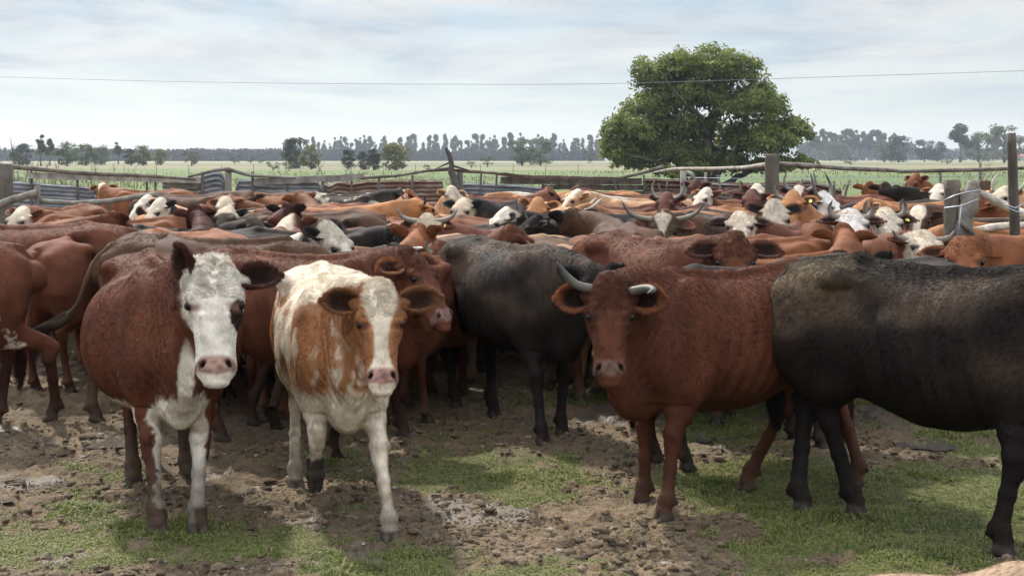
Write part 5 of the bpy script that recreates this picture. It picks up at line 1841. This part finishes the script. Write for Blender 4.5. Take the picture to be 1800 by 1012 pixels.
F('brown and black calf faced cow with short horns beside the turned red head', 778, 432, 10.4, -50, 30, -30, 'rust', horn=('up', 'up'), hornlen=.4, size=.85)
# centre back
B('ginger cow seen from the rear with a dark seat, left of centre', 660, 365, 62, 'rust', None)
B('darker red cow with its rump to us beside the wide horned face', 706, 360, 75, 'rust', None)
B('brown cow in the row below the rusty corrugated sheets', 620, 365, 178, 'red', None, yk=1.06)
B('orange cow with hips toward us under the rusty sheets', 635, 343, 20, 'rust', (716, 336), 10, 35)
F('black and white speckled head in front of the rusty sheet end', 708, 334, 22.5, -10, 35, -10, 'black', pat=('star', 'speck'))
B('red cow against the right end of the rusty sheets', 700, 338, 0, 'red', None)
B('pale roan cow whose light back shows behind red rumps', 668, 352, 10, 'tan', None)
F('cow with a tall cream coloured face turned right, left of the fork post', 792, 331, 17.5, -48, 26, -10, 'tan', pat=W, muzzle=(.35, .24, .2), ears=[(.0, .1, .3, .2), (.2, .1, .3, .2)])
F('brown head with one grey horn below the cream face', 735, 352, 17.0, 30, 50, 0, 'orange', horn=('wide', 'wide'), hornlen=.9)
B('red cow with its head to the right of the fork post', 850, 338, 2, 'red', (915, 332), 10, 35)
F('white curly poll just right of the cream face', 813, 352, 17.5, 255, 40, 250, 'black', pat=W)
B('bluish black cow in the middle of the herd', 735, 366, 28, 'char', None)
B('black cow lying along behind the white faced cow at centre', 790, 372, -8, 'black', None)
B('smooth red cow sloping down to the right in the centre', 880, 358, -28, 'rust', (955, 392), -40, 40)
F('black faced cow with a white poll in the centre of the herd', 885, 369, 14.6, 200, 35, 190, 'black', pat=W, eyep=1)
B('speckled cream and orange cow near the dark planks', 965, 333, 170, 'orange', None, pat=('crest', 'speck'))
B('shaggy dusty fawn cow with rump to us', 985, 350, 100, 'tan', None, wcol=(.3, .24, .18))
F('bright ginger calf face with raised ears in the centre', 945, 352, 15.2, 262, 34, 255, 'orange', ears=[(.3, .1, .3, .2), (.9, .1, .3, .2)], size=.9)
B('tan backed cow right under the dark planks', 1050, 330, 5, 'orange', None)
B('dark red cow beside the tan backed one under the planks', 1122, 334, 178, 'red', None)
F('cow with a cream neck and white blaze looking left', 1012, 336, 20, 215, 40, 200, 'tan', pat=('blaze', 'crest'))
B('red cow behind the pair of white upturned horns', 1080, 345, 2, 'red', None)
B('orange cow seen behind its own white upturned horns', 1105, 358, 183, 'orange', (1057, 360), 185, 60, horn='up', hornlen=.75, horntip=(.5, .47, .4), hornr=1.1)
B('narrow black back between orange cow and big black cow', 1040, 364, 178, 'black', None)
F('black cow with round yellow ear tag at the centre', 985, 378, 13.2, 240, 40, 215, 'black', ears=[(.2, 0, .2, .2), (.2, 0, .2, .2)], tags=((1, (.75, .68, .05)),))
F('brown shaggy poll with a tall black ear at centre right', 1005, 372, 13.6, 100, 40, 90, 'brown', ears=[(.9, 0, .2, .2), (1.2, 0, .2, .2)], earcol=(.02, .018, .018))
B('big smooth black cow right of centre', 1135, 378, 182, 'black', (1062, 382), 200, 40, rusty=.0, earcol=(.02, .018, .018))
B('fawn cow with a cream shoulder, turned away left of the dark maroon face', 1000, 390, 155, 'tan', None, pat=('crest',), size=.98)
B('dark brown cow left of the fawn one', 893, 394, 138, 'brown', None, rusty=.7)
B('brown cow with folded neck behind the dark brown back', 905, 380, 10, 'tan', None, yk=1.02)
F('brown longhorn with a white forehead star and spreading horns', 1165, 376, 12.4, 264, 34, 255, 'brown', pat=('star',), horn='wide', hornlen=1.05, hornr=.95, ears=[(-.15, .1, .3, .21), (-.15, .1, .3, .21)], earcol=(.17, .08, .045), earin=(.10, .04, .03), rusty=.9, fur=16000)
F('maroon longhorn with lyre horns rising above the far row', 1172, 341, 17.5, 250, 42, 240, 'maroon', horn='lyre', hornlen=1.1)
# right back
F('fluffy maroon head poking over the far row, left of the big post', 1223, 318, 24, 250, 35, 240, 'maroon')
F('white headed cow leaning left behind a ginger back', 1240, 333, 19, 225, 40, 200, 'rust', pat=W)
B('ginger cow behind the orange one left of the big post', 1275, 339, 0, 'rust', None)
F('maroon faced cow with a white poll behind it', 1322, 336, 18.5, 255, 40, 250, 'maroon')
F('white poll of a cow tucked behind a maroon face', 1330, 326, 20.5, 250, 42, 240, 'red', pat=W)
B('yellowish orange cow left of the big grey post', 1300, 356, 2, 'orange', None)
B('reddish cow between orange cow and long brown back', 1175, 384, 184, 'rust', None)
F('big curly white face with dark ears below the grey post', 1362, 357, 12.8, 268, 30, 262, 'red', pat=W, ears=[(.25, .1, .3, .21), (.35, .1, .3, .21)], earcol=(.10, .045, .025), earin=(.012, .008, .007), fur=16000, headw=1.1)
F('curly white poll with two dark ears, lower and left of the big white face', 1300, 376, 12.2, 262, 48, 250, 'red', pat=W, ears=[(.0, .1, .3, .21), (.0, .1, .3, .21)], earcol=(.03, .02, .018), fur=12000)
B('long brown cow stretched across behind the dark maroon face', 1262, 394, -4, 'rust', None, size=.97)
F('tan headed cow with tagged ear right of the big post', 1393, 340, 14.5, 250, 40, 250, 'orange', horn=(None, 'curl'), tags=((0, (.6, .5, .05)),))
F('maroon horned cow with a white brow right of the big post', 1405, 327, 18.5, 255, 38, 250, 'maroon', pat=('star',), horn='lyre')
F('white faced longhorn turned right with tall curved grey horns', 1452, 341, 15.2, -38, 34, -40, 'black', pat=W, horn='lyre', hornlen=1.15, hornr=1.1, wcol=(.62, .6, .56), muzzle=(.05, .04, .04), earcol=(.05, .025, .02), fur=10000)
F('grey white face with hooked horns, left of the close pair', 1497, 372, 12.3, 268, 50, 250, 'rust', pat=W, wcol=(.50, .46, .42), horn='curl', hornr=1.15, ears=[(.05, .1, .3, .21), (.05, .1, .3, .21)], earcol=(.13, .06, .045), earin=(.015, .009, .008), fur=14000)
F('cream face with hooked horns and pink nose, right of the close pair', 1557, 370, 12.9, 270, 46, 262, 'maroon', pat=W, horn='curl', hornr=1.1, muzzle=(.34, .23, .19), ears=[(.0, .1, .3, .21), (.0, .1, .3, .21)], earcol=(.06, .03, .022), earin=(.012, .008, .007), tags=((0, (.6, .5, .06)),), fur=14000)
F('red calf with pinkish tagged ear below the grey white face', 1478, 398, 10.9, 60, 40, 20, 'rust', size=.86, tags=((0, (.5, .04, .03)),))
B('bluish black back behind the close pair of pale faces', 1535, 345, 184, 'char', None)
B('orange cow right of the bluish black back', 1615, 347, 178, 'orange', (1580, 352), 200)
F('brown and white faced cow with black neck under the orange back', 1615, 366, 14.8, 250, 45, 220, 'brown', pat=('blaze',), horn=(None, 'curl'))
F('ginger cow with head held high looking left, behind the right rail', 1608, 308, 24.5, 215, 26, 200, 'rust', ears=[(.3, 0, .2, .2), (.3, 0, .2, .2)])
F('white curly head behind the high held ginger head', 1650, 326, 22, 240, 45, 200, 'rust', pat=W)
F('small red head looking over its row under the right rail', 1528, 322, 24, 80, 35, 180, 'rust')
F('small black head beside the small red one under the rail', 1552, 320, 23.5, 60, 35, 180, 'black')
B('red brown cow under the right rail', 1500, 333, 182, 'red', None)
B('distant dark red cow just right of the big post', 1440, 332, 178, 'maroon', None)
B('distant brown cow right of the tall horns', 1580, 334, 5, 'rust', None, yk=1.03)
B('brown cow left of the gate post', 1630, 392, 10, 'brown', None, rusty=.9)
B('orange cow behind brown one beside the gate post', 1625, 372, 186, 'rust', None)
F('curly white poll with drooping grey horns in front of the gate', 1625, 410, 10.6, 262, 55, 262, 'red', pat=W, horn='wide', hornlen=.62, hornr=1.2, fur=14000)
F('ginger cow with a woolly forehead and spread ears before the gate', 1690, 424, 9.6, 262, 44, 205, 'rust', ears=[(.0, .1, .3, .2), (.0, .1, .3, .2)], fur=24000, headw=1.1)
B('dark grey cow showing only its back behind the big black rump', 1480, 412, 178, 'char', None, rusty=.1, low=1)
F('dark head with a pointed ear sticking up behind the big black back', 1514, 452, 9.1, 80, 30, 30, 'black', size=.9, ears=[(1.6, 0, .2, .2), (1.6, 0, .2, .2)])
F('brown face with a dark eye seen between the gate logs', 1715, 352, 13.6, 195, 40, 185, 'rust')
F('white head with one tall pale horn beyond the gate', 1765, 330, 18, 220, 45, 200, 'tan', pat=W, horn=('up', 'lyre'), horntip=(.4, .36, .3))
B('tan cow at the right edge beyond the gate', 1810, 340, 182, 'rust', None)
B('orange cow low behind the gate logs', 1790, 380, 182, 'orange', None)
B('red cow filling the gap behind the gate posts', 1700, 352, 182, 'red', None)
B('far brown cow by the rusty red sheets', 1210, 333, 2, 'brown', None)
B('far dark cow left of the big post at the fence', 1300, 334, 183, 'black', None)
B('red cow in the fourth row right of centre', 1190, 352, 30, 'rust', None)
B('red brown cow between the ginger calf and white horns', 1020, 356, 150, 'red', None)
B('dark cow in the shadowy gap below the cream face', 800, 384, 5, 'brown', None, yk=1.0)
B('red cow in the gap left of the centre black cow', 812, 400, 60, 'red', (905, 400), 20, 40)
B('brown cow seen between the black and fawn backs', 1090, 392, 120, 'rust', None, yk=.97)
B('reddish cow in the crowd left of the curly black and white head', 262, 388, 70, 'red', None)
B('ginger cow in the second far row below the grey plank', 330, 360, 185, 'rust', None)
B('brown cow in the crowd below the second plank', 560, 352, 95, 'rust', None)
B('dark red cow crowded behind the rusty sheets left end', 585, 380, 20, 'red', None)

# keep animals from standing inside one another: nudge trunks apart, never far from where they were read off
front = [((-1.93, 7.6), -69), ((-1.0, 7.62), -76), ((1.24, 7.62), 214), ((2.13, 6.98), -42), ((-.02, 9.75), -60), ((-1.42, 9.1), -12), ((-2.12, 10.1), -4), ((-4.16, 9.35), 196), ((-3.93, 11.5), 178), ((1.02, 10.1), -58)]
Pn = np.array([h['p'] for h in HERD] + [f[0] for f in front]); P0n = Pn.copy()
Dn = np.array([[math.cos(R(h['head'])), math.sin(R(h['head']))] for h in HERD] + [[math.cos(R(f[1])), math.sin(R(f[1]))] for f in front])
nH = len(HERD)
offs = np.array([-.62, -.31, 0, .31, .62])
for it in range(160):
    pts_ = Pn[:, None] + Dn[:, None] * offs[None, :, None]
    mv = np.zeros_like(Pn)
    for i in range(nH):
        d = pts_[i][:, None, None] - pts_[None]            # 5, n, 5, 2
        r = np.sqrt((d ** 2).sum(-1)) + 1e-6
        r[:, i] = 9
        # only the closest circle of every neighbour
        rm = r.transpose(1, 0, 2).reshape(len(Pn), -1); dm = d.transpose(1, 0, 2, 3).reshape(len(Pn), -1, 2)
        k_ = rm.argmin(1); rr = rm[np.arange(len(Pn)), k_]; dd = dm[np.arange(len(Pn)), k_]
        pen_ = np.clip(.58 - rr, 0, None)
        mv[i] = (dd / rr[:, None] * pen_[:, None]).sum(0)
    Pn[:nH] += mv[:nH] * .35
    Pn[:nH] += (P0n[:nH] - Pn[:nH]) * .02
    lim = Pn[:nH] - P0n[:nH]; ll = np.linalg.norm(lim, axis=1)[:, None]
    mx = .028 * P0n[:nH, 1:2] + .12
    Pn[:nH] = P0n[:nH] + lim * np.minimum(1, mx / (ll + 1e-6))
    Pn[:nH, 1] = np.minimum(Pn[:nH, 1], 29.2)

# let the raised faces show: nearer animals whose backs would hide a face are smaller-framed
for i, h in enumerate(HERD):
    if not h['kw'].get('isF'):
        continue
    px_, py_ = h['hp']; Yi = P0n[i, 1]
    need = py_ + 33 * 12.5 / max(Yi, 9)
    for j, g_ in enumerate(HERD):
        Yj = Pn[j, 1]
        if j == i or Yj > Pn[i, 1] + .4 or Yj < 9:
            continue
        e0 = Pn[j] - Dn[j] * .85; e1 = Pn[j] + Dn[j] * .75
        a_, b_ = sorted((900 + FPX * e0[0] / e0[1], 900 + FPX * e1[0] / e1[1]))
        if a_ - 14 < px_ < b_ + 14:
            zr = CAMH - (need - 278) * Yj / FPX
            g_['size'] = max(.87, min(g_['size'], zr / 1.372))

for i, h in enumerate(HERD):
    h['p'] = Pn[i]
    Y = h['p'][1]
    sd_ = 200 + i * 7
    rg = np.random.default_rng(sd_)
    hj_ = 28 if (h['hp'] is None and not h['kw'].get('low') and Y > 13) else 4
    sp = dict(loc=tuple(h['p']), relief=.012, tone=rg.uniform(.62, 1.12), head=h['head'] + rg.uniform(-hj_, hj_), coat=h['coat'], size=h['size'], seed=sd_, vox=.0145 if Y < 12.5 else (.018 if Y < 17 else .024),
              fur=0, belly=rg.uniform(.95, 1.15), ribs=rg.uniform(.2, 1), lean=rg.uniform(.2, 1.1), mud=.4, headw=rg.uniform(.98, 1.08))
    kw = dict(h['kw']); kw.pop('tag', None)
    eyep = kw.pop('eyep', 0); low_ = kw.pop('low', 0)
    isF = kw.pop('isF', 0)
    if eyep: kw['pat'] = tuple(kw['pat']) + ('eyepatch',)
    if Y < 14 and 'fur' not in kw: kw['fur'] = 12000
    if kw.get('fur'): sp['furr'] = .9; sp['furlen'] = .62; sp['furbody'] = .02 if Y > 10.5 else .12; sp['curl'] = .6
    wt_ = rg.random(); sp['wcol'] = tuple(np.array((.52, .465, .38)) * (1 - wt_) + np.array((.34, .27, .19)) * wt_)
    sp.update(kw)
    if h['hp'] is not None:
        best = None
        for Yh in np.arange(Y - 1.4, Y + 1.4, .05):
            q = w2m(sp, at(*h['hp'], Yh))
            v = q - np.array([.62, 0, 1.10])
            cost = abs(np.linalg.norm(v) - .62) + max(0, .25 - v[0]) * 1.5 + max(0, abs(v[1]) - .45)
            if best is None or cost < best[0]:
                best = (cost, q)
        q = best[1]; v = q - np.array([.62, 0, 1.10]); ln_ = np.linalg.norm(v)
        q = np.array([.62, 0, 1.10]) + v / ln_ * np.clip(ln_, .42, .78)
        q[0] = max(q[0], .86)
        sp['poll'] = q
        sp['faz'] = R((h['faz'] if h['faz'] is not None else sp['head']) - sp['head']); sp['fpitch'] = R(h['fp'])
    else:
        up_ = rg.random() < .62 and Y > 14 and not low_
        lowh = rg.uniform(1.26, 1.44) if up_ else rg.uniform(.92, 1.14)
        tw_ = rg.uniform(-.30, .30)
        sp['poll'] = (1.12 - .1 * abs(tw_) - (.06 if up_ else 0), tw_, lowh); sp['faz'] = tw_ * 2.6 + rg.uniform(-.3, .3); sp['fpitch'] = R(rg.uniform(30, 50))
        if up_ and 'horn' not in h['kw'] and rg.random() < .12: sp['horn'] = ('curl', 'up')[int(rg.integers(0, 2))]
    f = lambda x, s_: (x + rg.uniform(-.09, .09), s_ * .155, 0)
    sp['feet'] = [f(.57, 1), f(.57, -1), f(-.66, 1), f(-.66, -1)]
    if 'ears' not in sp:
        u_ = rg.uniform(.15, .6) if isF else rg.uniform(-.1, .5)
        sp['ears'] = [(u_, .05, .25, .205), (u_ + rg.uniform(-.2, .2), .05, .25, .205)]
    make_cow(sp, h['label'])
# ------------------------------------------------------------------ air
hz = Geo().box((0, 1250, 28), (2800, 1400, 29.5)).build('haze', None)
mz = bpy.data.materials.new('haze_air'); mz.use_nodes = True
nt = mz.node_tree; nt.nodes.clear()
pv = nt.nodes.new('ShaderNodeVolumePrincipled')
pv.inputs['Color'].default_value = (.80, .88, 1.0, 1)
pv.inputs['Density'].default_value = .00019
pv.inputs['Anisotropy'].default_value = .3
ot = nt.nodes.new('ShaderNodeOutputMaterial')
nt.links.new(pv.outputs[0], ot.inputs['Volume'])
hz.data.materials.append(mz)
tag(hz, kind='stuff')
